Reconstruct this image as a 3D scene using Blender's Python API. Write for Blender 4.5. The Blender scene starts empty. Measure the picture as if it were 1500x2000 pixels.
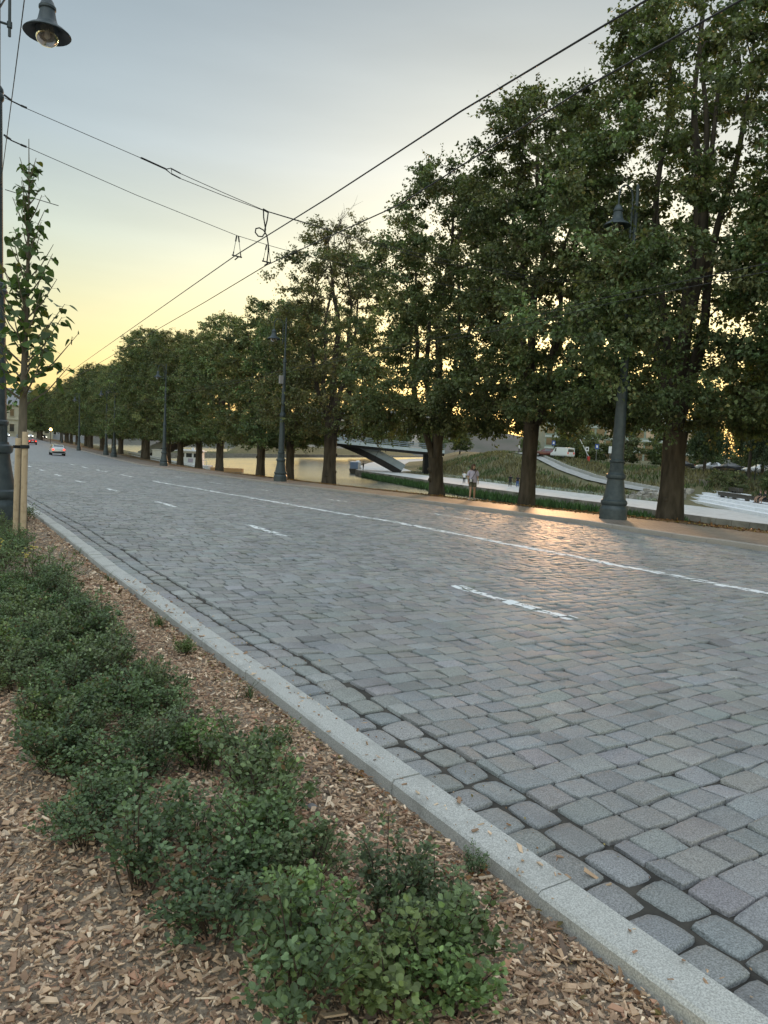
import bpy, math, random
import numpy as np
from mathutils import Vector
rng = np.random.default_rng(11)
random.seed(5)
scene = bpy.context.scene
COL = scene.collection
PI = math.pi

# ------------------------------------------------------------------ helpers
def link(o, parent=None):
    COL.objects.link(o)
    if parent is not None:
        o.parent = parent
    return o

def tag(o, label=None, cat=None, group=None, kind=None):
    if label: o['label'] = label
    if cat: o['category'] = cat
    if group: o['group'] = group
    if kind: o['kind'] = kind
    return o

def empty(name, loc, rz=0.0):
    o = bpy.data.objects.new(name, None)
    o.empty_display_size = 0.2
    o.location = loc
    o.rotation_euler = (0, 0, rz)
    return link(o)

def mesh_data(name, V, Fs, mat, smooth=False, col=None, sharp=None):
    """V (n,3); Fs list of int arrays, each (m,k)"""
    me = bpy.data.meshes.new(name)
    V = np.ascontiguousarray(V, dtype=np.float32)
    Fs = [np.ascontiguousarray(f, dtype=np.int32) for f in Fs if len(f)]
    loops = np.concatenate([f.ravel() for f in Fs])
    counts = np.concatenate([np.full(len(f), f.shape[1], dtype=np.int32) for f in Fs])
    starts = np.concatenate([[0], np.cumsum(counts)[:-1]]).astype(np.int32)
    me.vertices.add(len(V)); me.vertices.foreach_set('co', V.ravel())
    me.loops.add(len(loops)); me.loops.foreach_set('vertex_index', loops)
    me.polygons.add(len(counts)); me.polygons.foreach_set('loop_start', starts)
    me.polygons.foreach_set('loop_total', counts)
    me.polygons.foreach_set('use_smooth', np.full(len(counts), bool(smooth)))
    if col is not None:
        a = me.color_attributes.new('Col', 'FLOAT_COLOR', 'POINT')
        c = np.ones((len(V), 4), dtype=np.float32); c[:, :3] = col
        a.data.foreach_set('color', c.ravel())
    me.materials.append(mat)
    me.update(calc_edges=True)
    me.validate()
    if smooth and sharp:
        me.set_sharp_from_angle(angle=math.radians(sharp))
    return me

def mesh_obj(name, V, Fs, mat, parent=None, smooth=False, col=None, sharp=None):
    return link(bpy.data.objects.new(name, mesh_data(name, V, Fs, mat, smooth, col, sharp)), parent)

class M:
    def __init__(s):
        s.v = []; s.f = []; s.c = []
    def add(s, V, F, col=(1, 1, 1)):
        b = len(s.v)
        s.v += [tuple(map(float, p)) for p in V]
        s.f += [tuple(int(i) + b for i in f) for f in F]
        s.c += [col] * len(V)
    def box(s, c, d, rz=0.0, col=(1, 1, 1), ch=0.0, rx=0.0, ry=0.0):
        x, y, z = [q / 2 for q in d]
        P = []
        for zz in (-z, z):
            if ch > 0:
                k = ch
                ring = [(-x + k, -y), (x - k, -y), (x, -y + k), (x, y - k), (x - k, y), (-x + k, y), (-x, y - k), (-x, -y + k)]
            else:
                ring = [(-x, -y), (x, -y), (x, y), (-x, y)]
            P += [(a, b, zz) for a, b in ring]
        n = len(P) // 2
        F = [tuple(range(n - 1, -1, -1)), tuple(range(n, 2 * n))] + [(i, (i + 1) % n, n + (i + 1) % n, n + i) for i in range(n)]
        A = np.array(P)
        if rx:
            c1, s1 = math.cos(rx), math.sin(rx); A = A @ np.array([[1, 0, 0], [0, c1, -s1], [0, s1, c1]]).T
        if ry:
            c1, s1 = math.cos(ry), math.sin(ry); A = A @ np.array([[c1, 0, s1], [0, 1, 0], [-s1, 0, c1]]).T
        if rz:
            c1, s1 = math.cos(rz), math.sin(rz); A = A @ np.array([[c1, -s1, 0], [s1, c1, 0], [0, 0, 1]]).T
        s.add(A + np.array(c), F, col)
    def tube(s, path, rad, n=8, col=(1, 1, 1), cap=True):
        P = np.array(path, float); m = len(P)
        if np.isscalar(rad): rad = [rad] * m
        V = []
        ref = None
        for i in range(m):
            t = P[min(i + 1, m - 1)] - P[max(i - 1, 0)]
            t = t / (np.linalg.norm(t) + 1e-9)
            if ref is None:
                ref = np.array([1, 0, 0]) if abs(t[0]) < .8 else np.array([0, 1, 0])
            a = ref - t * (ref @ t); a /= np.linalg.norm(a) + 1e-9
            ref = a
            b = np.cross(t, a)
            for k in range(n):
                q = 2 * PI * k / n
                V.append(P[i] + rad[i] * (math.cos(q) * a + math.sin(q) * b))
        F = []
        for i in range(m - 1):
            for k in range(n):
                F.append((i * n + k, i * n + (k + 1) % n, (i + 1) * n + (k + 1) % n, (i + 1) * n + k))
        if cap:
            F.append(tuple(range(n - 1, -1, -1))); F.append(tuple(range((m - 1) * n, m * n)))
        s.add(V, F, col)
    def lathe(s, prof, n=24, c=(0, 0, 0), col=(1, 1, 1), cap=True, flute=0.0):
        V = []
        for r, z in prof:
            for k in range(n):
                q = 2 * PI * k / n
                rr = r * (1 - (flute if k % 2 else 0))
                V.append((c[0] + rr * math.cos(q), c[1] + rr * math.sin(q), c[2] + z))
        F = []
        m = len(prof)
        for i in range(m - 1):
            for k in range(n):
                F.append((i * n + k, i * n + (k + 1) % n, (i + 1) * n + (k + 1) % n, (i + 1) * n + k))
        if cap:
            F.append(tuple(range(n - 1, -1, -1))); F.append(tuple(range((m - 1) * n, m * n)))
        s.add(V, F, col)
    def loft(s, rings, col=(1, 1, 1), cap=True):
        n = len(rings[0]); V = [p for r in rings for p in r]; F = []
        for i in range(len(rings) - 1):
            for k in range(n):
                F.append((i * n + k, i * n + (k + 1) % n, (i + 1) * n + (k + 1) % n, (i + 1) * n + k))
        if cap:
            F.append(tuple(range(n - 1, -1, -1))); F.append(tuple(range((len(rings) - 1) * n, len(rings) * n)))
        s.add(V, F, col)
    def quad(s, a, b, c, d, col=(1, 1, 1)):
        s.add([a, b, c, d], [(0, 1, 2, 3)], col)
    def data(s, name, mat, smooth=False, sharp=40, col=False):
        me = bpy.data.meshes.new(name)
        me.from_pydata(s.v, [], s.f)
        if col:
            a = me.color_attributes.new('Col', 'FLOAT_COLOR', 'POINT')
            for i, q in enumerate(s.c): a.data[i].color = (*q, 1)
        me.materials.append(mat)
        if smooth:
            me.polygons.foreach_set('use_smooth', [True] * len(me.polygons))
            me.update()
            if sharp: me.set_sharp_from_angle(angle=math.radians(sharp))
        me.update()
        return me
    def build(s, name, mat, parent=None, smooth=False, sharp=40, col=False):
        return link(bpy.data.objects.new(name, s.data(name, mat, smooth, sharp, col)), parent)

def copy_tree(o, parent=None):
    c = o.copy(); COL.objects.link(c)
    if parent is not None: c.parent = parent
    for ch in list(o.children): copy_tree(ch, c)
    return c

# ------------------------------------------------------------------ materials
def new_mat(name):
    m = bpy.data.materials.new(name); m.use_nodes = True
    nt = m.node_tree; nt.nodes.clear()
    out = nt.nodes.new('ShaderNodeOutputMaterial')
    return m, nt, out

def N(nt, t, **kw):
    n = nt.nodes.new(t)
    for k, v in kw.items():
        if k in n.inputs: n.inputs[k].default_value = v
        else: setattr(n, k, v)
    return n

def pmat(name, c1, c2=None, scale=5.0, rough=0.6, rough2=None, bump=0.0, bscale=None, metal=0.0, col=False, spec=0.5,
         objrand=0.0, detail=4.0, stretch=None, coat=0.0, emit=None, stains=None):
    m, nt, out = new_mat(name)
    L = nt.links
    b = N(nt, 'ShaderNodeBsdfPrincipled'); L.new(b.outputs[0], out.inputs[0])
    b.inputs['Metallic'].default_value = metal
    b.inputs['Specular IOR Level'].default_value = spec
    b.inputs['Roughness'].default_value = rough
    if coat: b.inputs['Coat Weight'].default_value = coat
    tc = N(nt, 'ShaderNodeTexCoord')
    vec = tc.outputs['Object']
    if stretch:
        mp = N(nt, 'ShaderNodeMapping'); mp.inputs['Scale'].default_value = stretch
        L.new(vec, mp.inputs['Vector']); vec = mp.outputs[0]
    no = N(nt, 'ShaderNodeTexNoise', Scale=scale, Detail=detail); L.new(vec, no.inputs['Vector'])
    c2 = c2 or c1
    mx = N(nt, 'ShaderNodeMix'); mx.data_type = 'RGBA'
    rp = N(nt, 'ShaderNodeValToRGB'); rp.color_ramp.elements[0].position = .35; rp.color_ramp.elements[1].position = .65
    L.new(no.outputs[0], rp.inputs[0]); L.new(rp.outputs[0], mx.inputs[0])
    mx.inputs[6].default_value = (*c1, 1); mx.inputs[7].default_value = (*c2, 1)
    cur = mx.outputs[2]
    if stains:
        sc, amt, sc_col = stains
        n3 = N(nt, 'ShaderNodeTexNoise', Scale=sc, Detail=5.0); L.new(tc.outputs['Object'], n3.inputs['Vector'])
        r3 = N(nt, 'ShaderNodeValToRGB'); r3.color_ramp.elements[0].position = .52; r3.color_ramp.elements[1].position = .7
        L.new(n3.outputs[0], r3.inputs[0])
        mm = N(nt, 'ShaderNodeMath', operation='MULTIPLY'); mm.inputs[1].default_value = amt; L.new(r3.outputs[0], mm.inputs[0])
        m3 = N(nt, 'ShaderNodeMix'); m3.data_type = 'RGBA'
        L.new(mm.outputs[0], m3.inputs[0]); L.new(cur, m3.inputs[6]); m3.inputs[7].default_value = (*sc_col, 1); cur = m3.outputs[2]
    if col:
        at = N(nt, 'ShaderNodeAttribute'); at.attribute_name = 'Col'
        mu = N(nt, 'ShaderNodeMix'); mu.data_type = 'RGBA'; mu.blend_type = 'MULTIPLY'; mu.inputs[0].default_value = 1
        L.new(cur, mu.inputs[6]); L.new(at.outputs['Color'], mu.inputs[7]); cur = mu.outputs[2]
    if objrand:
        oi = N(nt, 'ShaderNodeObjectInfo')
        hs = N(nt, 'ShaderNodeHueSaturation')
        mr = N(nt, 'ShaderNodeMapRange'); mr.inputs[3].default_value = 1 - objrand; mr.inputs[4].default_value = 1 + objrand
        L.new(oi.outputs['Random'], mr.inputs[0]); L.new(mr.outputs[0], hs.inputs['Value']); L.new(cur, hs.inputs['Color']); cur = hs.outputs[0]
    L.new(cur, b.inputs['Base Color'])
    if rough2 is not None:
        mr = N(nt, 'ShaderNodeMapRange'); mr.inputs[1].default_value = .3; mr.inputs[2].default_value = .7
        mr.inputs[3].default_value = rough; mr.inputs[4].default_value = rough2
        n4 = N(nt, 'ShaderNodeTexNoise', Scale=scale * .37, Detail=3.0); L.new(vec, n4.inputs['Vector'])
        L.new(n4.outputs[0], mr.inputs[0]); L.new(mr.outputs[0], b.inputs['Roughness'])
    if bump:
        n2 = N(nt, 'ShaderNodeTexNoise', Scale=bscale or scale * 3, Detail=5.0); L.new(vec, n2.inputs['Vector'])
        bp = N(nt, 'ShaderNodeBump'); bp.inputs['Strength'].default_value = 1.0; bp.inputs['Distance'].default_value = bump
        L.new(n2.outputs[0], bp.inputs['Height']); L.new(bp.outputs[0], b.inputs['Normal'])
    if emit:
        b.inputs['Emission Color'].default_value = (*emit[:3], 1); b.inputs['Emission Strength'].default_value = emit[3]
    return m

def leaf_mat(name, trans=0.35, rough=0.5, objrand=0.15, tcol=(1.25, 1.4, .55)):
    m, nt, out = new_mat(name); L = nt.links
    at = N(nt, 'ShaderNodeAttribute'); at.attribute_name = 'Col'
    oi = N(nt, 'ShaderNodeObjectInfo')
    hs = N(nt, 'ShaderNodeHueSaturation')
    mr = N(nt, 'ShaderNodeMapRange'); mr.inputs[3].default_value = 1 - objrand; mr.inputs[4].default_value = 1 + objrand
    L.new(oi.outputs['Random'], mr.inputs[0]); L.new(mr.outputs[0], hs.inputs['Value'])
    mr2 = N(nt, 'ShaderNodeMapRange'); mr2.inputs[3].default_value = .5 - objrand * .12; mr2.inputs[4].default_value = .5 + objrand * .12
    mod = N(nt, 'ShaderNodeMath', operation='FRACT'); mu7 = N(nt, 'ShaderNodeMath', operation='MULTIPLY'); mu7.inputs[1].default_value = 7.31
    L.new(oi.outputs['Random'], mu7.inputs[0]); L.new(mu7.outputs[0], mod.inputs[0]); L.new(mod.outputs[0], mr2.inputs[0]); L.new(mr2.outputs[0], hs.inputs['Hue'])
    L.new(at.outputs['Color'], hs.inputs['Color'])
    b = N(nt, 'ShaderNodeBsdfPrincipled'); b.inputs['Roughness'].default_value = rough; b.inputs['Specular IOR Level'].default_value = .35
    L.new(hs.outputs[0], b.inputs['Base Color'])
    t = N(nt, 'ShaderNodeBsdfTranslucent')
    mu = N(nt, 'ShaderNodeMix'); mu.data_type = 'RGBA'; mu.blend_type = 'MULTIPLY'; mu.inputs[0].default_value = 1; mu.inputs[7].default_value = (*tcol, 1)
    L.new(hs.outputs[0], mu.inputs[6]); L.new(mu.outputs[2], t.inputs['Color'])
    ms = N(nt, 'ShaderNodeMixShader'); ms.inputs[0].default_value = trans
    L.new(b.outputs[0], ms.inputs[1]); L.new(t.outputs[0], ms.inputs[2]); L.new(ms.outputs[0], out.inputs[0])
    return m

MAT = {}
MAT['sett'] = pmat('granite_sett', (.170, .170, .168), (.37, .37, .367), 150, rough=.46, rough2=.70, bump=.0035, bscale=95, col=True, spec=.55, detail=3, stains=(2.2, .45, (.15, .15, .155)))
MAT['joint'] = pmat('joint_dirt', (.03, .027, .024), (.075, .066, .055), 9, rough=.95, bump=.004, bscale=60)
MAT['kerb'] = pmat('granite_kerb', (.34, .335, .315), (.62, .61, .58), 170, rough=.75, bump=.0018, bscale=200, detail=3, stains=(4.0, .6, (.27, .26, .24)))
MAT['kerb2'] = pmat('worn_kerb', (.30, .27, .25), (.38, .345, .32), 60, rough=.7, bump=.002, bscale=90, stains=(1.2, .4, (.2, .18, .165)))
MAT['paint'] = pmat('road_paint', (.78, .79, .81), (.85, .86, .87), 30, rough=.6, bump=.001, bscale=150)
MAT['bed'] = pmat('bed_soil', (.19, .145, .105), (.34, .27, .20), 70, rough=.95, bump=.012, bscale=55)
MAT['chip'] = pmat('wood_chip', (.8, .8, .8), (1, 1, 1), 60, rough=.8, col=True, stretch=(1, 1, 1))
MAT['strip'] = pmat('dry_leaf_strip', (.12, .075, .035), (.20, .125, .06), 14, rough=.95, bump=.02, bscale=30)
MAT['grass'] = pmat('grass_ground', (.055, .075, .028), (.11, .105, .05), .6, rough=.95, bump=.05, bscale=9)
MAT['drygrass'] = pmat('dry_grass_ground', (.085, .095, .04), (.16, .135, .07), .35, rough=.95, bump=.06, bscale=6)
MAT['dirt'] = pmat('bank_earth', (.11, .095, .07), (.18, .155, .12), .9, rough=.95, bump=.05, bscale=5)
MAT['prom'] = pmat('promenade_concrete', (.44, .44, .43), (.54, .54, .53), 1.5, rough=.8, stains=(.5, .3, (.34, .34, .33)))
MAT['asphalt'] = pmat('asphalt', (.09, .09, .092), (.13, .13, .13), 3, rough=.9)
MAT['white'] = pmat('white_concrete', (.74, .76, .8), (.82, .84, .87), 2, rough=.55)
MAT['stone'] = pmat('embankment_stone', (.20, .185, .165), (.33, .305, .27), 1.2, rough=.9, bump=.02, bscale=5, col=True)
MAT['lampmetal'] = pmat('lamp_paint', (.028, .042, .052), (.045, .062, .072), 9, rough=.42, rough2=.6, bump=.001, bscale=60, spec=.5)
MAT['darkmetal'] = pmat('dark_steel', (.025, .027, .03), (.04, .042, .045), 12, rough=.45, metal=.3)
MAT['wire'] = pmat('wire_metal', (.03, .03, .032), (.05, .05, .052), 20, rough=.5, metal=.5)
MAT['bark'] = pmat('lime_bark', (.042, .034, .027), (.10, .082, .066), 5, rough=.95, bump=.05, bscale=9, stretch=(1, 1, .22))
MAT['twig'] = pmat('twig_bark', (.05, .035, .025), (.08, .055, .04), 20, rough=.9)
MAT['sapbark'] = pmat('sapling_bark', (.10, .085, .065), (.15, .125, .095), 15, rough=.9, bump=.004, bscale=40, stretch=(1, 1, .3))
MAT['stake'] = pmat('pine_stake', (.40, .30, .20), (.50, .385, .265), 14, rough=.75, bump=.002, bscale=50, stretch=(1, 1, .08), stains=(9, .5, (.22, .14, .075)))
MAT['leaf'] = leaf_mat('lime_leaf', .30)
MAT['leafbig'] = leaf_mat('sapling_leaf', .30, .42, .02)
MAT['shrubleaf'] = leaf_mat('shrub_leaf', .22, .5, .16, (1.2, 1.5, .6))
MAT['reed'] = leaf_mat('reed_leaf', .2, .6, .05)
MAT['bridge'] = pmat('bridge_steel', (.26, .30, .34), (.30, .34, .38), 1.2, rough=.45, stains=(.4, .3, (.12, .145, .17)))
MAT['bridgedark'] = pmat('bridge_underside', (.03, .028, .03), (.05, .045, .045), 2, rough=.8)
MAT['deck'] = pmat('bridge_fascia', (.38, .43, .45), (.46, .50, .52), 1.5, rough=.6)
MAT['glass'] = pmat('window_glass', (.03, .035, .04), (.05, .055, .06), 2, rough=.08, spec=.9)
MAT['black'] = pmat('black_rubber', (.015, .015, .016), None, 5, rough=.8)
MAT['silver'] = pmat('car_silver', (.42, .44, .46), (.46, .48, .50), 4, rough=.32, metal=.5, coat=.5)
MAT['carred'] = pmat('car_dark_red', (.10, .012, .014), (.12, .015, .018), 4, rough=.3, coat=.5)
MAT['carwhite'] = pmat('car_white', (.72, .73, .74), None, 4, rough=.3, coat=.5)
MAT['carblue'] = pmat('car_blue_grey', (.14, .2, .3), None, 4, rough=.3, coat=.5)
MAT['cardark'] = pmat('car_black', (.02, .021, .024), None, 4, rough=.3, coat=.5)
MAT['rim'] = pmat('wheel_alloy', (.35, .36, .37), None, 8, rough=.35, metal=.8)
MAT['taillight'] = pmat('tail_light', (.35, .01, .01), None, 5, rough=.3, emit=(1, .06, .04, .5))
MAT['taillight_dim'] = pmat('tail_light_dim_glow', (.3, .012, .012), None, 5, rough=.3, emit=(1, .08, .04, .05))  # lenses of switched-off lights, with a faint red glow added
MAT['headlight'] = pmat('head_light', (.8, .8, .75), None, 5, rough=.2, emit=(1, .95, .8, 3.0))
MAT['plate'] = pmat('number_plate', (.7, .7, .68), None, 5, rough=.5)
MAT['skin'] = pmat('skin', (.42, .25, .18), (.46, .28, .2), 20, rough=.55)
MAT['hair'] = pmat('brown_hair', (.06, .03, .018), (.11, .055, .03), 40, rough=.5, stretch=(1, 1, .15))
MAT['lilac'] = pmat('lilac_shirt', (.42, .38, .50), (.48, .44, .55), 8, rough=.85, bump=.004, bscale=14)
MAT['blackcloth'] = pmat('black_cloth', (.016, .016, .018), (.025, .025, .028), 12, rough=.9)
MAT['whitecloth'] = pmat('white_cloth', (.6, .6, .62), (.7, .7, .72), 8, rough=.9)
MAT['bluecloth'] = pmat('blue_cloth', (.06, .11, .28), None, 8, rough=.9)
MAT['greycloth'] = pmat('grey_cloth', (.26, .25, .25), None, 8, rough=.9)
MAT['cream'] = pmat('cream_plaster', (.40, .37, .29), (.48, .44, .35), .5, rough=.9, stains=(.2, .3, (.3, .27, .22)))
MAT['paleplaster'] = pmat('pale_plaster', (.42, .38, .36), (.50, .46, .44), .4, rough=.9)
MAT['greyplaster'] = pmat('grey_plaster', (.30, .31, .35), (.36, .37, .41), .4, rough=.9)
MAT['roof'] = pmat('grey_roof', (.22, .23, .26), (.28, .29, .32), 1.2, rough=.6)
MAT['greenpanel'] = pmat('green_glass_panel', (.15, .20, .18), (.22, .27, .25), .8, rough=.35)
MAT['warmglass'] = pmat('warm_window', (.30, .23, .2), (.4, .32, .28), 1.0, rough=.15, spec=.8)
MAT['signblue'] = pmat('blue_sign', (.03, .08, .32), None, 5, rough=.4)
MAT['signwhite'] = pmat('white_sign', (.75, .76, .78), None, 5, rough=.4)
MAT['signred'] = pmat('red_sign', (.5, .05, .04), None, 5, rough=.4)
MAT['amber'] = pmat('amber_lamp', (.8, .5, .15), None, 5, rough=.4, emit=(1, .62, .2, 6.0))
MAT['sunglint'] = pmat('ochre_sun_glint', (.42, .24, .11), (.5, .29, .13), 1.2, rough=.8)  # orange of sunlight reflected off the water, put into the colour
MAT['hill'] = pmat('far_hill', (.09, .095, .075), (.15, .13, .12), .02, rough=1)
MAT['flower'] = pmat('yellow_petal', (.75, .62, .12), None, 5, rough=.6)
MAT['stonechip'] = pmat('grey_pebble', (.16, .15, .15), (.24, .225, .22), 14, rough=.8, bump=.004, bscale=40)
MAT['striped'] = None

def striped():
    m, nt, out = new_mat('striped_shorts'); L = nt.links
    b = N(nt, 'ShaderNodeBsdfPrincipled'); b.inputs['Roughness'].default_value = .9; L.new(b.outputs[0], out.inputs[0])
    tc = N(nt, 'ShaderNodeTexCoord'); w = N(nt, 'ShaderNodeTexWave', Scale=5.0); w.bands_direction = 'Z'
    L.new(tc.outputs['Object'], w.inputs['Vector'])
    r = N(nt, 'ShaderNodeValToRGB'); r.color_ramp.interpolation = 'CONSTANT'
    r.color_ramp.elements[0].color = (.02, .02, .025, 1); r.color_ramp.elements[1].color = (.3, .28, .2, 1); r.color_ramp.elements[1].position = .62
    L.new(w.outputs[0], r.inputs[0]); L.new(r.outputs[0], b.inputs['Base Color'])
    return m
MAT['striped'] = striped()

def paver_mat():
    m, nt, out = new_mat('sidewalk_pavers'); L = nt.links
    b = N(nt, 'ShaderNodeBsdfPrincipled'); L.new(b.outputs[0], out.inputs[0])
    b.inputs['Roughness'].default_value = .62
    tc = N(nt, 'ShaderNodeTexCoord')
    mp = N(nt, 'ShaderNodeMapping'); mp.inputs['Rotation'].default_value = (0, 0, PI / 2); L.new(tc.outputs['Object'], mp.inputs['Vector'])
    br = N(nt, 'ShaderNodeTexBrick', Scale=1.0)
    br.inputs['Brick Width'].default_value = .2; br.inputs['Row Height'].default_value = .1; br.inputs['Mortar Size'].default_value = .006
    br.inputs['Color1'].default_value = (.245, .205, .18, 1); br.inputs['Color2'].default_value = (.32, .27, .235, 1); br.inputs['Mortar'].default_value = (.09, .07, .055, 1)
    L.new(mp.outputs[0], br.inputs['Vector'])
    no = N(nt, 'ShaderNodeTexNoise', Scale=.8, Detail=6.0); L.new(tc.outputs['Object'], no.inputs['Vector'])
    mx = N(nt, 'ShaderNodeMix'); mx.data_type = 'RGBA'; mx.blend_type = 'MULTIPLY'; mx.inputs[0].default_value = .7
    rp = N(nt, 'ShaderNodeValToRGB'); rp.color_ramp.elements[0].color = (.62, .6, .58, 1); rp.color_ramp.elements[0].position = .35; rp.color_ramp.elements[1].position = .65
    L.new(no.outputs[0], rp.inputs[0]); L.new(br.outputs['Color'], mx.inputs[6]); L.new(rp.outputs[0], mx.inputs[7]); L.new(mx.outputs[2], b.inputs['Base Color'])
    bp = N(nt, 'ShaderNodeBump'); bp.inputs['Distance'].default_value = .012
    n2 = N(nt, 'ShaderNodeTexNoise', Scale=4.0, Detail=5.0); L.new(tc.outputs['Object'], n2.inputs['Vector'])
    L.new(n2.outputs[0], bp.inputs['Height']); L.new(bp.outputs[0], b.inputs['Normal'])
    return m
MAT['paver'] = paver_mat()

def water_mat():
    m, nt, out = new_mat('river_water'); L = nt.links
    b = N(nt, 'ShaderNodeBsdfPrincipled'); L.new(b.outputs[0], out.inputs[0])
    b.inputs['Base Color'].default_value = (.03, .035, .025, 1); b.inputs['Roughness'].default_value = .22
    b.inputs['IOR'].default_value = 1.33
    tc = N(nt, 'ShaderNodeTexCoord')
    mp = N(nt, 'ShaderNodeMapping'); mp.inputs['Scale'].default_value = (1, 1, 1); mp.inputs['Rotation'].default_value = (0, 0, -.75)
    L.new(tc.outputs['Object'], mp.inputs['Vector'])
    mp.inputs['Scale'].default_value = (.55, 1.3, 1)
    n1 = N(nt, 'ShaderNodeTexNoise', Scale=.8, Detail=4.0); L.new(mp.outputs[0], n1.inputs['Vector'])
    n2 = N(nt, 'ShaderNodeTexNoise', Scale=.07, Detail=3.0); L.new(mp.outputs[0], n2.inputs['Vector'])
    r = N(nt, 'ShaderNodeMapRange'); r.inputs[1].default_value = .35; r.inputs[2].default_value = .65; r.inputs[3].default_value = .25; r.inputs[4].default_value = 1.0
    L.new(n2.outputs[0], r.inputs[0])
    mu = N(nt, 'ShaderNodeMath', operation='MULTIPLY'); L.new(n1.outputs[0], mu.inputs[0]); L.new(r.outputs[0], mu.inputs[1])
    bp = N(nt, 'ShaderNodeBump'); bp.inputs['Distance'].default_value = .3; L.new(mu.outputs[0], bp.inputs['Height']); L.new(bp.outputs[0], b.inputs['Normal'])
    return m
MAT['water'] = water_mat()

def bulb_mat():
    m, nt, out = new_mat('lamp_bowl_glass'); L = nt.links
    g = N(nt, 'ShaderNodeBsdfGlossy'); g.inputs['Roughness'].default_value = .08
    t = N(nt, 'ShaderNodeBsdfTransparent'); t.inputs['Color'].default_value = (.82, .8, .76, 1)
    d = N(nt, 'ShaderNodeBsdfTranslucent'); d.inputs['Color'].default_value = (.6, .58, .54, 1)
    a = N(nt, 'ShaderNodeMixShader'); a.inputs[0].default_value = .3; L.new(t.outputs[0], a.inputs[1]); L.new(d.outputs[0], a.inputs[2])
    fr = N(nt, 'ShaderNodeFresnel'); fr.inputs['IOR'].default_value = 1.5
    c = N(nt, 'ShaderNodeMixShader'); L.new(fr.outputs[0], c.inputs[0]); L.new(a.outputs[0], c.inputs[1]); L.new(g.outputs[0], c.inputs[2])
    L.new(c.outputs[0], out.inputs[0])
    return m
MAT['bowl'] = bulb_mat()

# ------------------------------------------------------------------ the lie of the land
def B(y):   # how far the street has bent to the right at distance y
    return np.interp(y, [-80, 0, 10, 20, 30, 40, 60, 80, 100, 130, 160, 200, 250, 320, 420], [0, 0, .14, .42, .72, 1.05, 1.7, 2.9, 4.9, 8.0, 11, 14.8, 19, 25, 34])
def WID(y):
    return np.interp(y, [-80, 12, 22, 35, 60, 90, 130, 200, 400], [0, 0, .9, 1.5, 1.4, 1.6, 1.5, .8, 0])
def LKx(y): return 2.2 + B(y)
def RKx(y): return 16.45 + B(y) + WID(y)
def G(x, y):
    return -.012 * (np.clip(x, 2.5, 25) - 2.5) - np.interp(y, [-50, 5, 15, 40, 78, 100, 170, 300, 600], [0, 0, .06, .55, 1.05, 1.15, 1.1, .5, .3])
def n2(x, y, s=1.0, ph=0.0):
    x = x * s; y = y * s
    return (np.sin(1.3 * x + 2.1 * y + ph) + np.sin(-2.2 * x + 1.4 * y + 1.7 + ph) + np.sin(3.1 * x + .6 * y + 4.1 + 2 * ph) * .7 + np.sin(.7 * x - 3.3 * y + 2.2) * .7) / 3.4
def undul(x, y):
    a = .012 * n2(x, y, .55, .4) + .007 * n2(x, y, 1.7, 2.0)
    a = a + .02 * np.exp(-((x - 4.6) / 2.0) ** 2 - ((y - 9.5) / 4.5) ** 2) * np.sin(2.6 * y + 1.0 * x)
    return a
def roadz(x, y):
    return G(x, y) + undul(x, y) * np.clip((x - LKx(y)) / .6, .15, 1)

def strip(name, ys, xa, xb, zf, nx, mat, kind='structure', smooth=True, off=0.0):
    ys = np.asarray(ys, float); t = np.linspace(0, 1, nx)
    A = np.array([xa(y) for y in ys])[:, None]; C = np.array([xb(y) for y in ys])[:, None]
    X = A + (C - A) * t; Y = np.repeat(ys[:, None], nx, 1)
    Z = zf(X, Y) + off
    V = np.stack([X, Y, Z], -1).reshape(-1, 3)
    i = np.arange(len(ys) - 1)[:, None] * nx + np.arange(nx - 1)[None]
    F = np.stack([i, i + 1, i + nx + 1, i + nx], -1).reshape(-1, 4)
    o = mesh_obj(name, V, [F], mat, smooth=smooth)
    tag(o, kind=kind)
    return o

YS = np.concatenate([np.arange(-25, 60, 1.0), np.arange(60, 330, 5.0)])
EDGE = lambda y: RKx(y) + 5.9 + np.interp(y, [10, 16, 22, 30, 60], [.9, .7, -.3, -.6, 0])      # outer edge of the tree strip
WALK = lambda y: RKx(y) + np.interp(y, [10, 20, 40], [4.2, 3.1, 3.4])

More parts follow.
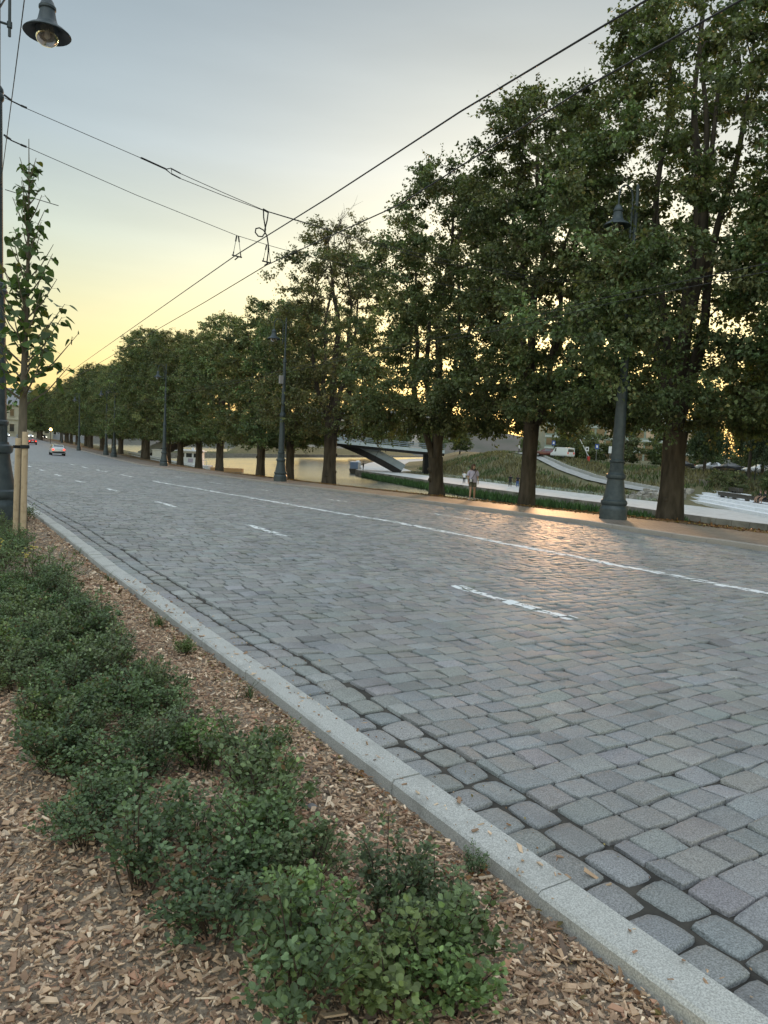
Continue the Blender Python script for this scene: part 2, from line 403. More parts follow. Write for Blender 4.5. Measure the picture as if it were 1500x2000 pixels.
# ------------------------------------------------------------------ cobbled street
def build_setts():
    stones = []          # x0,x1,y0,y1, tier, round
    def tier(y, x):
        d = math.hypot(x, y)
        return 0 if d < 8.5 else (1 if d < 24 else 2)
    y = .35
    ymax = 76.0
    while y < ymax:
        h = .19 + random.uniform(-.01, .01)
        if y > 45: h *= 1.25
        ym = y + h / 2
        xa, xb = LKx(ym) + .42, RKx(ym) - .02
        # only what the lens or a step to the side could see
        xb_vis = min(xb, 3.2 + ym * 2.6 + 3)
        x = xa - random.uniform(0, .2)
        first = True
        while x < xb_vis:
            w = random.choice([.19, .21, .23, .25, .28]) + random.uniform(-.01, .01)
            if y > 45: w *= 1.3
            x0 = max(x, xa); x1 = min(x + w, xb)
            if x1 - x0 > .06:
                stones.append((x0, x1, y, y + h, tier(ym, x), 0))
            x += w
        y += h
    # gutter: two courses laid along the kerb
    for k in range(2):
        y = .3 + .1 * k
        while y < 60:
            L = random.uniform(.19, .27)
            ym = y + L / 2; xa = LKx(ym) + .005 + .207 * k
            stones.append((xa, xa + .2, y, y + L, tier(ym, xa), 1))
            y += L
    S = np.array(stones)
    lines = []           # painted bands: u0,u1,y0,y1, wear
    WLu = 10.35
    lines.append(('solid_line', WLu - .11, WLu + .11, .5, 41.0, .06))
    k = 0
    for a in [-1.9, 5.54, 13.1, 20.9, 28.6, 36.3, 44, 51.5, 59]:
        lines.append(('lane_dash', 6.04 - .085, 6.04 + .085, a, a + 2.1, .16))
    for a in [46, 54, 62, 70]:
        lines.append(('lane_dash', WLu - .1, WLu + .1, a, a + 3.5, .2))
    for a in [17, 24.5, 32, 39.5, 47, 54.5]:
        lines.append(('lane_dash', 13.7, 13.84, a, a + 2.0, .5))
    bandA = np.array([[l[1], l[2], l[3], l[4], l[5]] for l in lines])
    def uof(x, y): return x - B(y)
    cx = (S[:, 0] + S[:, 1]) / 2; cy = (S[:, 2] + S[:, 3]) / 2
    ucx = uof(cx, cy); hw = (S[:, 1] - S[:, 0]) / 2
    painted = np.zeros(len(S), int) - 1
    for i, b in enumerate(bandA):
        q = (ucx + hw > b[0]) & (ucx - hw < b[1]) & (S[:, 3] > b[2]) & (S[:, 2] < b[3])
        painted[q] = i
    grids = {0: np.array([-1, -.98, -.955, -.9, -.5, 0, .5, .9, .955, .98, 1.]), 1: np.array([-1, -.975, -.945, -.87, 0, .87, .945, .975, 1.]), 2: np.array([-1, -.97, -.9, .9, .97, 1.]),
             3: np.concatenate([[-1, -.975, -.945], np.linspace(-.88, .88, 13), [.945, .975, 1]])}
    Vs, Fs, Cs = [], [], []
    base = 0
    markV = {i: [] for i in range(len(lines))}
    tiers = S[:, 4].astype(int).copy()
    tiers[painted >= 0] = 3
    for T in (0, 1, 2, 3):
        idx = np.where(tiers == T)[0]
        if not len(idx): continue
        s = S[idx]; g = grids[T]; n = len(g); m = len(idx)
        st, tt = np.meshgrid(g, g, indexing='xy')          # st along x, tt along y
        gap = rng.uniform(.0025, .008, (m, 4)) * np.where(s[:, 5:6] > 0, 1.6, 1 if T == 0 else 1.35)
        x0 = s[:, 0] + gap[:, 0]; x1 = s[:, 1] - gap[:, 1]; y0 = s[:, 2] + gap[:, 2]; y1 = s[:, 3] - gap[:, 3]
        e = np.maximum(np.abs(st), np.abs(tt))
        ca = 1 - .03 * np.abs(st * tt) ** 6
        rnd = s[:, 5][:, None, None] > 0
        ca = np.where(rnd, 1 - .10 * np.abs(st * tt) ** 4, ca)
        jx = rng.normal(0, .0025, (m, 2)); jy = rng.normal(0, .0025, (m, 2))
        X = (x0 + x1)[:, None, None] / 2 + (x1 - x0)[:, None, None] / 2 * st * ca + jx[:, :1, None] * tt + jx[:, 1:, None] * st * tt
        Y = (y0 + y1)[:, None, None] / 2 + (y1 - y0)[:, None, None] / 2 * tt * ca + jy[:, :1, None] * st + jy[:, 1:, None] * st * tt
        field = (s[:, 5] == 0)[:, None, None]
        Y = Y + np.where(field, .05 * n2(X, Y * .5, .8, 1.0) + .006 * n2(X, Y, 2.1, .3), 0)
        X = X + np.where(field, .006 * n2(X * .6, Y, 2.4, 2.2), .006 * n2(X, Y, 3, 1))
        if T in (0, 1, 3):        # chipped, hand-dressed edges
            q = np.where(e > .85, 1.0, 0) * (1 if T == 0 else .7)
            X = X + q * rng.normal(0, .0016, X.shape); Y = Y + q * rng.normal(0, .0016, Y.shape)
        Z = roadz(X, Y)
        rz = rng.normal(0, .0035, m)[:, None, None] + rng.normal(0, .004, m)[:, None, None] * st + rng.normal(0, .004, m)[:, None, None] * tt
        dome = np.where(rnd, .0055, .0005)
        drop = dome * (np.abs(st) ** 2.6 + np.abs(tt) ** 2.6)
        edge = np.interp(e, [0, .9, .955, .98, 1.], [0, 0, .0028, .008, .055]) * np.where(rnd & (e < .985), 1.6, 1)
        edge = np.where(e > .985, .055, edge)
        Zt = Z + rz - drop - edge
        if T in (0, 3):
            Zt = Zt + np.where(e < .9, rng.normal(0, .0011, Zt.shape), 0)
        V = np.stack([X, Y, Zt], -1).reshape(-1, 3)
        i0 = np.arange(m)[:, None, None] * n * n + (np.arange(n - 1)[:, None] * n + np.arange(n - 1)[None])[None]
        F = np.stack([i0, i0 + 1, i0 + n + 1, i0 + n], -1)
        Vs.append(V); Fs.append(F.reshape(-1, 4) + base)
        v = np.clip(rng.normal(1, .09, m), .7, 1.3)
        v = v * (1 + .07 * n2(s[:, 0] * 1.6, s[:, 2] * .12, 1.1, .7) + .05 * n2(s[:, 0], s[:, 2], .5, 2))     # worn wheel tracks and weathered patches
        wcol = np.stack([v * rng.normal(1, .03, m), v, v * rng.normal(1.0, .03, m)], -1)
        Cs.append(np.repeat(wcol, n * n, 0))
        if T == 3:
            P = V.reshape(m, n, n, 3)
            fc = (P[:, :-1, :-1] + P[:, 1:, :-1] + P[:, :-1, 1:] + P[:, 1:, 1:]) / 4
            ee = (e[:-1, :-1] + e[1:, :-1] + e[:-1, 1:] + e[1:, 1:]) / 4
            for i, b in enumerate(bandA):
                sel = np.where(painted[idx] == i)[0]
                if not len(sel): continue
                u = uof(fc[sel, ..., 0], fc[sel, ..., 1]); yy = fc[sel, ..., 1]
                wear = n2(fc[sel, ..., 0], yy, 9, 1) * .5 + .5
                ok = (u > b[0]) & (u < b[1]) & (yy > b[2]) & (yy < b[3]) & (ee[None] < .96) & (wear > b[4] * rng.uniform(.4, 1.3, wear.shape))
                ks = np.argwhere(ok)
                for a, r, c in ks:
                    q = P[sel[a]]
                    markV[i].append([q[r, c], q[r, c + 1], q[r + 1, c + 1], q[r + 1, c]])
        base += len(V)
    o = mesh_obj('road', np.concatenate(Vs), [np.concatenate(Fs)], MAT['sett'], smooth=True, col=np.concatenate(Cs), sharp=50)
    tag(o, kind='structure')
    for i, l in enumerate(lines):
        if len(markV[i]) < 4: continue
        q = np.array(markV[i]).reshape(-1, 3); q[:, 2] += .0035
        mo = mesh_obj('road_marking', q, [np.arange(len(q)).reshape(-1, 4)], MAT['paint'])
        tag(mo, kind='structure')
build_setts()
strip('road_bed', np.concatenate([np.arange(-25, 80, .5), np.arange(80, 330, 4.0)]), lambda y: LKx(y) - .05, lambda y: RKx(y) + .05, roadz, 60, MAT['joint'], off=-.021)
strip('road', np.arange(76.1, 330, 2.0), lambda y: LKx(y), lambda y: RKx(y), roadz, 60, pmat('far_setts', (.21, .215, .225), (.28, .285, .295), 4, rough=.5, rough2=.7, bump=.012, bscale=9), off=.004)

def kerb(xf, w, htop, depth, y0, y1, mat, L=1.0, joint=.008):
    m = M()
    y = y0
    while y < y1:
        l = L * random.uniform(.92, 1.08)
        ya, yb = y + joint / 2, y + l - joint / 2
        dz = random.uniform(-.007, .007); dx = random.uniform(-.008, .008); sk = random.uniform(-.006, .006)
        rings = []
        for q in np.linspace(ya, yb, 4):
            xx = float(xf(q)) + dx + sk * (q - ya) / l; zz = float(G(xx, q)) + htop + dz
            c = .014
            rings.append([(xx, q, zz - depth), (xx + w, q, zz - depth), (xx + w, q, zz - c), (xx + w - c, q, zz), (xx + c, q, zz), (xx, q, zz - c)])
        m.loft(rings)
        y += l
    o = m.build('kerb', mat, smooth=False)
    tag(o, kind='structure')
kerb(lambda y: LKx(y) - .19, .185, .05, .3, -3, 120, MAT['kerb'], 1.0)
kerb(lambda y: RKx(y), .2, .115, .3, -8, 200, MAT['kerb2'], 1.0)

# pavements and banks
strip('sidewalk', YS, lambda y: RKx(y) + .2, WALK, G, 8, MAT['paver'], off=.105)
def leafz(X, Y):
    t = np.clip((X - WALK(Y)) / (EDGE(Y) - WALK(Y)), 0, 1)
    return G(X, Y) + .11 - .16 * t ** 1.5 + .03 * n2(X, Y, 2.5)
strip('tree_strip', YS, WALK, EDGE, leafz, 14, MAT['strip'])
BANKW = lambda y: np.interp(y, [-30, 60, 90, 115, 140, 165, 200, 330], [3.5, 4, 7, 11, 13, 20, 26, 34])
def bankz(X, Y):
    t = np.clip((X - EDGE(Y)) / BANKW(Y), 0, 1)
    a = G(EDGE(Y), Y) - .05
    return a + (-4.6 - a) * (t ** 1.2) + .05 * n2(X, Y, .9)
strip('river_bank', YS, EDGE, lambda y: EDGE(y) + BANKW(y), bankz, 14, MAT['grass'])
BEDX = lambda y: LKx(y) - 4.6
def bedz(X, Y):
    d = LKx(Y) - .2 - X
    return G(X, Y) - .03 + .035 * np.clip(d / .9, 0, 1) + .02 * n2(X, Y, 2.0) * np.clip(d / .3, 0, 1)
strip('planting_bed', np.concatenate([np.arange(-4, 20, .2), np.arange(20, 330, 3.0)]), BEDX, lambda y: LKx(y) - .185, bedz, 30, MAT['bed'])
strip('sidewalk', YS, lambda y: LKx(y) - 60, BEDX, lambda X, Y: G(X, Y) + 0 * X, 6, MAT['paver'], off=.0)

# ground sheet far below, reaching the horizon
m = M(); m.quad((-4000, -4000, -9), (4000, -4000, -9), (4000, 4000, -9), (-4000, 4000, -9))
tag(m.build('ground', MAT['dirt']), kind='structure')
# river
m = M(); m.quad((20, -80, -4), (330, -80, -4), (700, 700, -4), (20, 700, -4))
tag(m.build('river_water', MAT['water']), kind='structure')

# ------------------------------------------------------------------ far bank of the river
W = np.array([(59, -70), (59.2, 0), (59.3, 33.6), (59.4, 38), (60.5, 44.3), (62.7, 52.4), (64.0, 65.7), (67.4, 86.2), (74.0, 112), (77.4, 129.5), (79.5, 134), (84, 139), (96, 160), (120, 195), (160, 250), (240, 340), (380, 480)], float)
def resample(P, d):
    seg = np.linalg.norm(np.diff(P, axis=0), axis=1); c = np.concatenate([[0], np.cumsum(seg)])
    t = np.arange(0, c[-1], d)
    return np.stack([np.interp(t, c, P[:, 0]), np.interp(t, c, P[:, 1])], -1)
Wd = resample(W, 2.0)
def wdist(x, y):
    p = np.stack([np.asarray(x, float), np.asarray(y, float)], -1).reshape(-1, 2)
    best = np.full(len(p), 1e9); sg = np.ones(len(p))
    for a, b in zip(W[:-1], W[1:]):
        d = b - a; q = np.clip(((p - a) @ d) / (d @ d), 0, 1); v = p - (a + q[:, None] * d); L = np.hypot(v[:, 0], v[:, 1])
        s = np.where(d[1] * v[:, 0] - d[0] * v[:, 1] > 0, 1, -1)
        k = L < best; best[k] = L[k]; sg[k] = s[k]
    return (best * sg).reshape(np.shape(x))
def topz(y): return np.interp(y, [-70, 40, 90, 120, 300], [.2, .4, .7, 1.9, 2.4])
def rbz(x, y):
    x = np.asarray(x, float); y = np.asarray(y, float)
    t = wdist(x, y)
    s = np.clip((t - 13) / 18, 0, 1); s = s * s * (3 - 2 * s)
    z = -2.9 + s * (topz(y) + 2.9)
    z = z + 1.0 * np.exp(-((x - 98) / 9) ** 2 - ((y - 108) / 16) ** 2)      # the grassy shoulder beside the bridge
    return z
def rb_mesh():
    xs = np.concatenate([np.arange(57, 130, 1.2), np.arange(130, 420, 8)]); ys = np.concatenate([np.arange(-70, 160, 1.6), np.arange(160, 520, 8)])
    X, Y = np.meshgrid(xs, ys)
    T = wdist(X, Y)
    Z = rbz(X, Y) + np.where(T > 13, .12 * n2(X, Y, .7), 0)
    Z = np.where(T < -.4, -8.5, Z)
    V = np.stack([X, Y, Z], -1).reshape(-1, 3)
    nx = len(xs)
    i = (np.arange(len(ys) - 1)[:, None] * nx + np.arange(nx - 1)[None])
    keep = (T[:-1, :-1] > -.6) & (T[1:, 1:] > -.6) & (T[1:, :-1] > -.6) & (T[:-1, 1:] > -.6)
    F = np.stack([i, i + 1, i + nx + 1, i + nx], -1)[keep]
    tag(mesh_obj('far_bank_terrain', V, [F], MAT['drygrass'], smooth=True), kind='structure')
rb_mesh()
def ribbon(name, P, w0, w1, zf, mat, off):
    """flat sheet between distances w0 and w1 to the right of polyline P, following zf"""
    P = np.asarray(P, float)
    d = np.gradient(P, axis=0); d /= np.linalg.norm(d, axis=1)[:, None]
    nrm = np.stack([d[:, 1], -d[:, 0]], -1)
    ts = np.linspace(w0, w1, 8)
    Q = P[:, None] + nrm[:, None] * ts[None, :, None]
    Z = zf(Q[..., 0], Q[..., 1]) + off
    V = np.concatenate([Q, Z[..., None]], -1).reshape(-1, 3)
    n = 8; i = np.arange(len(P) - 1)[:, None] * n + np.arange(n - 1)[None]
    F = np.stack([i, i + n, i + n + 1, i + 1], -1).reshape(-1, 4)
    o = mesh_obj(name, V, [F], mat, smooth=True)
    return tag(o, kind='structure')
ribbon('promenade_path', Wd, .0, 11.0, lambda x, y: -2.9 + 0 * x, MAT['prom'], .05)
# embankment wall under the promenade: courses of stone
def emb_wall():
    V, F, C = [], [], []
    P = resample(W[1:13], 1.6)
    for r in range(3):
        z1 = -2.86 - r * .55; z0 = z1 - .53
        for i in range(len(P) - 1):
            a, b = P[i], P[i + 1]
            d = (b - a) / np.linalg.norm(b - a); nr = np.array([-d[1], d[0]])
            sh = .8 * (r % 2)
            a2 = a + d * sh + d * .02; b2 = b + d * sh - d * .02
            o = .12 if r == 0 else rng.uniform(0, .05)
            k = len(V)
            for q in (a2, b2):
                for z in (z0, z1):
                    V.append((*(q + nr * o), z)); V.append((*(q - nr * .5), z))
            # order: a(z0 f,b) a(z1 f,b) b(z0 f,b) b(z1 f,b)
            F += [(k, k + 2, k + 6, k + 4), (k + 2, k + 3, k + 7, k + 6), (k, k + 1, k + 3, k + 2), (k + 4, k + 6, k + 7, k + 5)]
            c = rng.uniform(.7, 1.2); C += [(c, c * rng.uniform(.95, 1.0), c * .95)] * 8
    o = mesh_obj('embankment_wall', np.array(V), [np.array(F)], MAT['stone'], col=np.array(C))
    tag(o, 'long grey stone block embankment wall along the far riverside promenade', 'wall')
emb_wall()
# footpath climbing the grassy slope
RAMP = np.array([(105.2, 114.7), (102.5, 108.7), (98.9, 100.8), (95.8, 94.4), (92.8, 88.5), (87.5, 78.1), (84.8, 70.8), (82.95, 65.4), (80.5, 58)])
RAMPd = resample(RAMP[::-1], 1.0)
ribbon('ramp_path', RAMPd, -.6, .7, rbz, pmat('ramp_paving', (.30, .30, .295), (.38, .38, .37), 1.5, rough=.85), .22)
m = M()
for a, b in zip(RAMPd[:-1], RAMPd[1:]):
    d = (b - a) / np.linalg.norm(b - a); n_ = np.array([d[1], -d[0]]); c = (a + b) / 2 + n_ * 1.25
    m.box((c[0], c[1], float(rbz(c[0], c[1])) + .15), (1.0, .28, .5), math.atan2(d[1], d[0]))
tag(m.build('kerb_wall', MAT['prom']), 'low pale concrete edge wall following the sloping path on the far bank', 'wall')
strip('upper_street', np.arange(-60, 105, 3.0), lambda y: 100 + (y > 85) * (y - 85) * .25, lambda y: 112 + (y > 85) * (y - 85) * .25, lambda X, Y: rbz(X, Y), 6, MAT['asphalt'], off=.2)

# white terraced seating steps on the far promenade
A_, B_ = np.array([81.0, 57.2]), np.array([60.8, 29.5])
d_ = (B_ - A_) / np.linalg.norm(B_ - A_); n_ = np.array([-d_[1], d_[0]])
if n_[0] < 0: n_ = -n_
m = M()
L = float(np.linalg.norm(B_ - A_))
for k, (l1, dep) in enumerate([(L, 5.0), (L, 4.2), (L, 3.4), (4.2, 2.6), (8.0, 1.3)]):
    o0 = k * .8 if k < 4 else 3.7
    c = A_ + d_ * l1 / 2 + n_ * (o0 + dep / 2)
    top = [-2.54, -2.24, -1.95, -1.66, -1.36][k]
    m.box((c[0], c[1], (top - 3.2) / 2), (l1 - .01 * k, dep - .006 * k, top + 3.2), math.atan2(d_[1], d_[0]))
tag(m.build('terrace_steps', MAT['white']), 'broad white concrete terrace steps beside the far riverside promenade', 'steps')
def beam(off, l0, l1, zz, name, lab):
    c = A_ + d_ * (l0 + l1) / 2 + n_ * off
    b = M(); b.box((c[0], c[1], zz), (l1 - l0, .5, .42), math.atan2(d_[1], d_[0]))
    for q in (l0 + .6, (l0 + l1) / 2, l1 - .6):
        p = A_ + d_ * q + n_ * (off + .03); b.box((p[0], p[1], zz - .3), (.3, .4, .25), math.atan2(d_[1], d_[0]))
    tag(b.build(name, MAT['cardark']), lab, 'bench')
beam(2.9, 4.5, 12.5, -1.53, 'bench', 'long dark bench beam on the upper white terrace step')
beam(4.2, 4.1, 7.0, -.93, 'bench', 'short dark bench beam behind the longer one above the white steps')
beam(2.9, 13.6, 26, -1.53, 'bench', 'dark bench behind the two people sitting at the white steps')
# rubble and low wall at the head of the steps
m = M()
c = np.array([88.5, 60.5])
m.box((c[0], c[1], -1.0), (9, .5, 1.6), math.atan2(d_[1], d_[0]) , col=(.8, .75, .7))
tag(m.build('retaining_wall', MAT['stone'], col=True), 'old brown masonry retaining wall above the white terrace steps', 'wall')
def rubble():
    V, F, C = [], [], []
    for i in range(160):
        p = A_ + rng.normal(0, 1.6, 2) + np.array([-1.5, 2.5]); r = rng.uniform(.12, .5)
        z = max(-2.9, float(rbz(p[0], p[1])))
        k = len(V)
        for sx in (-1, 1):
            for sy in (-1, 1):
                for sz in (-1, 1):
                    V.append((p[0] + sx * r * rng.uniform(.5, 1), p[1] + sy * r * rng.uniform(.5, 1), z + .2 + sz * r * rng.uniform(.4, .9)))
        F += [(k, k + 1, k + 3, k + 2), (k + 4, k + 6, k + 7, k + 5), (k, k + 4, k + 5, k + 1), (k + 2, k + 3, k + 7, k + 6), (k, k + 2, k + 6, k + 4), (k + 1, k + 5, k + 7, k + 3)]
        C += [(rng.uniform(.8, 1.5),) * 3] * 8
    o = mesh_obj('rubble', np.array(V), [np.array(F)], MAT['stone'], col=np.array(C))
    tag(o, 'heap of broken grey stones at the end of the white terrace steps', 'rubble', kind='stuff')
rubble()

# the bank across the river upstream
def far_shore():
    P = np.array([(67, 224), (90, 247), (132, 289), (214, 370), (420, 575)], float)
    Pd = resample(P, 6.0)
    offs = np.array([0, .3, 6, 12, 32, 50.]); hz = np.array([-4.6, -2.9, -2.8, -2.5, 5.0, 6.0])
    d = np.array([.7071, .7071]); nr = np.array([-.7071, .7071])
    tap = lambda p: float(np.clip((p[0] - 95) / 110, .05, 1))
    V = np.array([[(*(p + nr * o * tap(p)), z if z < 0 else -2.5 + (z + 2.5) * tap(p)) for o, z in zip(offs, hz)] for p in Pd]).reshape(-1, 3)
    n = len(offs); i = np.arange(len(Pd) - 1)[:, None] * n + np.arange(n - 1)[None]
    F = np.stack([i, i + n, i + n + 1, i + 1], -1).reshape(-1, 4)
    tag(mesh_obj('upstream_bank', V, [F], MAT['grass'], smooth=False), kind='structure')
    b = M()
    for p, q in zip(Pd[:-1], Pd[1:]):
        c = (p + q) / 2 - nr * .35
        b.box((c[0], c[1], -3.6), (5.96, .6, 1.9), PI / 4, col=(1.1, 1.08, 1.05))
    tag(b.build('quay_wall', MAT['stone'], col=True), 'low pale stone quay wall along the upstream river bank', 'wall')
far_shore()

# hills far off
def hill(cx, cy, rx, ry, h, rot):
    V, F = [], []
    nr, na = 14, 48
    for i in range(nr + 1):
        t = i / nr
        for k in range(na):
            a = 2 * PI * k / na
            x, y = rx * t * math.cos(a), ry * t * math.sin(a)
            X = cx + x * math.cos(rot) - y * math.sin(rot); Y = cy + x * math.sin(rot) + y * math.cos(rot)
            z = -6 + h * (math.cos(PI * t) * .5 + .5) * (1 + .18 * math.sin(X * .021 + Y * .013) + .08 * math.sin(X * .06))
            V.append((X, Y, z))
    for i in range(nr):
        for k in range(na):
            F.append((i * na + k, (i + 1) * na + k, (i + 1) * na + (k + 1) % na, i * na + (k + 1) % na))
    o = mesh_obj('hill', np.array(V), [np.array(F)], MAT['hill'], smooth=True); tag(o, kind='structure')
hill(760, 900, 420, 200, 36, -.7)
hill(1150, 1000, 500, 240, 38, -.7)
hill(60, 620, 330, 110, 30, .1)
hill(-80, 500, 200, 60, 26, .2)

# ------------------------------------------------------------------ leaves and trees
def unit(a):
    return a / (np.linalg.norm(a, axis=-1, keepdims=True) + 1e-9)

def leaf_geo(P, A, Nn, L, Wd_, outline=None, fold=.25, droop=0.0):
    """P base points, A leaf axes, Nn rough normals. outline None = one bent diamond quad, else right half outline [(x,y)..]"""
    A = unit(A); S = unit(np.cross(A, Nn)); Nn = np.cross(S, A)
    L = np.broadcast_to(L, (len(P),))[:, None]; Wv = np.broadcast_to(Wd_, (len(P),))[:, None]
    if outline is None:
        mid = P + A * L * .45 + Nn * L * .0
        V = np.stack([P, mid + S * Wv * .5 + Nn * Wv * fold, P + A * L - Nn * L * droop, mid - S * Wv * .5 + Nn * Wv * fold], 1)
        i = np.arange(len(P))[:, None] * 4
        return V.reshape(-1, 3), [i + np.array([0, 1, 2, 3])], 4
    k = len(outline); pts = [P]
    for x, y in outline:
        pts.append(P + A * L * y + S * Wv * x + Nn * (Wv * x * fold - L * droop * y * y))
    pts.append(P + A * L - Nn * L * droop)
    for x, y in outline:
        pts.append(P + A * L * y - S * Wv * x + Nn * (Wv * x * fold - L * droop * y * y))
    V = np.stack(pts, 1); n = 2 * k + 2
    i = np.arange(len(P))[:, None] * n
    r = [0] + list(range(1, k + 1)) + [k + 1]
    l = [0, k + 1] + list(range(2 * k + 1, k + 1, -1))
    return V.reshape(-1, 3), [i + np.array(r), i + np.array(l)], n

def n3(p, s, ph):
    x, y, z = p[:, 0] * s, p[:, 1] * s, p[:, 2] * s
    return (np.sin(1.7 * x + 1.1 * y + .6 * z + ph) + np.sin(-1.2 * x + 1.9 * y + .9 * z + 2 * ph) + np.sin(.5 * x - .8 * y + 2.1 * z + 3 * ph) + np.sin(2.3 * x + .4 * y - 1.6 * z + 1.3)) / 4

def make_tree(seed, H, R, base, nlead, nclump, nleaf, lsize, fork, tr, brown=.12, pocket=-.42, bare=0.0, lean=(0, 0), prof=None, spread=.55, limb=None):
    r = np.random.default_rng(seed)
    m = M()
    ns = 12
    tp = [np.array([0, 0, -.5]), np.array([0, 0, .15]), np.array([lean[0] * .3, lean[1] * .3, fork * .4]), np.array([lean[0] * .7, lean[1] * .7, fork * .75]), np.array([lean[0], lean[1], fork + .2])]
    m.tube(tp, [tr * 1.35, tr * 1.16, tr * .97, tr * .95, tr * 1.0], ns)
    # knobs on the old trunk
    for k in range(4):
        q = r.uniform(0, 2 * PI); z = r.uniform(.3, fork)
        f = z / fork
        c = np.array([lean[0] * f + tr * .9 * math.cos(q), lean[1] * f + tr * .9 * math.sin(q), z]); s = tr * r.uniform(.18, .34)
        m.lathe([(s * .3, -s), (s * .9, -s * .5), (s, 0), (s * .8, s * .6), (s * .2, s)], 7, c)
    p1, p2, p3 = r.uniform(0, 6, 3)
    prof = prof or ([0, .05, .2, .45, .7, .88, 1], [.6, .9, 1, .98, .84, .62, .3])
    def renv(h, th):
        return R * np.interp(h, *prof) * (1 + .17 * np.sin(2 * th + p1 + 4 * h) + .13 * np.sin(3 * th + p2 - 9 * h) + .12 * np.sin(5 * th + p3 + 17 * h))
    leaders = []
    f0 = np.array([lean[0], lean[1], fork])
    for k in range(nlead):
        th = 2 * PI * k / nlead + r.uniform(-.4, .4)
        top = H * r.uniform(.8, .97) if k else H * .98
        rad = R * r.uniform(.25, .5) if k else R * .1
        z = np.linspace(0, 1, 15)
        off = rad * (1 - (1 - z) ** 2.0) * (1 - .25 * z)
        P = np.stack([f0[0] + off * np.cos(th) + .32 * np.sin(z * 8 + 1.3 * k) * np.sqrt(z) + .1 * np.sin(z * 19 + k), f0[1] + off * np.sin(th) + .32 * np.cos(z * 7 + 2 * k) * np.sqrt(z) + .1 * np.cos(z * 17 + k), fork - .25 + (top - fork) * z], -1)
        r0 = tr * (.62 if k == 0 else r.uniform(.36, .5))
        rr = r0 * (1 - z) ** .8 + .015
        m.tube(P, list(rr), 7)
        leaders.append((P, rr))
    # clumps
    C = []
    while len(C) < nclump:
        h = r.uniform(0, 1, 400); th = r.uniform(0, 2 * PI, 400)
        keepw = np.interp(h, prof[0], prof[1]) > r.uniform(0, 1, 400)
        rad = renv(h, th) * np.sqrt(r.uniform(.06, 1, 400))
        q = np.stack([lean[0] + rad * np.cos(th), lean[1] + rad * np.sin(th), base + (H - base) * h], -1)
        ok = keepw & (n3(q, .75, p1) > pocket)
        C += list(q[ok])
    C = C[:nclump]
    nlow = nclump // 7                     # skirts of drooping foliage round the bottom of the crown
    th = r.uniform(0, 2 * PI, nlow); rad = R * np.sqrt(r.uniform(.05, .85, nlow)); hh = base + .25 + r.uniform(0, 1.7, nlow)
    C = np.array(C + list(np.stack([lean[0] + rad * np.cos(th), lean[1] + rad * np.sin(th), hh], -1)))
    if limb is not None:                   # one bough reaching out over the pavement
        C = np.concatenate([C, np.array(limb[:3]) + r.normal(0, 1, (limb[4], 3)) * np.array(limb[3])])
    nclump = len(C)
    tw_P, tw_D, tw_L, tw_c = [], [], [], []
    # every bough grows from the nearest wood below it, inner ones first
    NP = [p for P, rr in leaders for p in P[1:]]; NR = [q for P, rr in leaders for q in rr[1:]]
    NP = list(map(np.array, NP))
    C = C[np.argsort(np.hypot(C[:, 0] - lean[0], C[:, 1] - lean[1]) + .15 * C[:, 2])]
    for ci, c in enumerate(C):
        A_n = np.array(NP); hd = np.hypot(A_n[:, 0] - c[0], A_n[:, 1] - c[1])
        sc = np.linalg.norm(A_n - c, axis=1) + 1.3 * np.maximum(0, A_n[:, 2] - (c[2] - .3 * hd))
        jn = int(np.argmin(sc)); a = A_n[jn]; d = c - a; L = np.linalg.norm(d) + 1e-6
        mid = a + d * .5 + np.array([0, 0, .13 * L]) + r.normal(0, .06 * L, 3)
        b0 = min(NR[jn] * .8, .013 + .014 * L)
        m.tube([a, mid, c], [b0, b0 * .7, b0 * .42], 4, cap=False)
        NP += [mid, c]; NR += [b0 * .7, max(b0 * .5, .01)]
        out = np.array([c[0] - lean[0], c[1] - lean[1], 0]); out /= np.linalg.norm(out) + 1e-6
        if L > 1.6:
            for t_ in r.uniform(.45, .9, 3 if L < 3 else 5):
                e = mid + (c - mid) * t_ if t_ > .6 else a + (mid - a) * (t_ + .35)
                dd = out * .2 + r.normal(0, .6, 3); dd[2] -= .15; dd /= np.linalg.norm(dd)
                tw_P.append(e); tw_D.append(dd); tw_L.append(r.uniform(.5, 1.0)); tw_c.append(ci)
        nt = 8
        for k in range(nt):
            dd = out * .55 + r.normal(0, .6, 3); dd[2] = dd[2] * .55 + .06
            dd /= np.linalg.norm(dd)
            l = r.uniform(.6, 1.25) * spread / .55
            tw_P.append(c - dd * .2); tw_D.append(dd); tw_L.append(l); tw_c.append(ci)
            if k < 3:
                m.tube([c, c + dd * l], [.01, .004], 3, cap=False)
    if bare:      # dead twigs standing out of the thin crown
        for k in range(int(260 * bare)):
            P, rr = leaders[r.integers(len(leaders))]
            a = P[r.integers(7, 15)]; q = r.uniform(0, 2 * PI); l = r.uniform(.9, 2.4)
            d = np.array([math.cos(q) * .6, math.sin(q) * .6, 1.0]); d /= np.linalg.norm(d)
            pts = [a, a + d * l * .5 + r.normal(0, .1, 3), a + d * l + r.normal(0, .22, 3)]
            m.tube(pts, [.028, .017, .007], 4, cap=False)
            for e in range(5):
                t = r.uniform(.25, 1); b = a + (pts[2] - a) * t; dd = d + r.normal(0, .5, 3); dd /= np.linalg.norm(dd)
                m.tube([b, b + dd * r.uniform(.3, .8)], [.01, .004], 3, cap=False)
    tw_P, tw_D, tw_L, tw_c = map(np.array, (tw_P, tw_D, tw_L, tw_c))
    k = r.integers(0, len(tw_P), nleaf)
    t = r.uniform(.05, 1.05, nleaf) ** .8
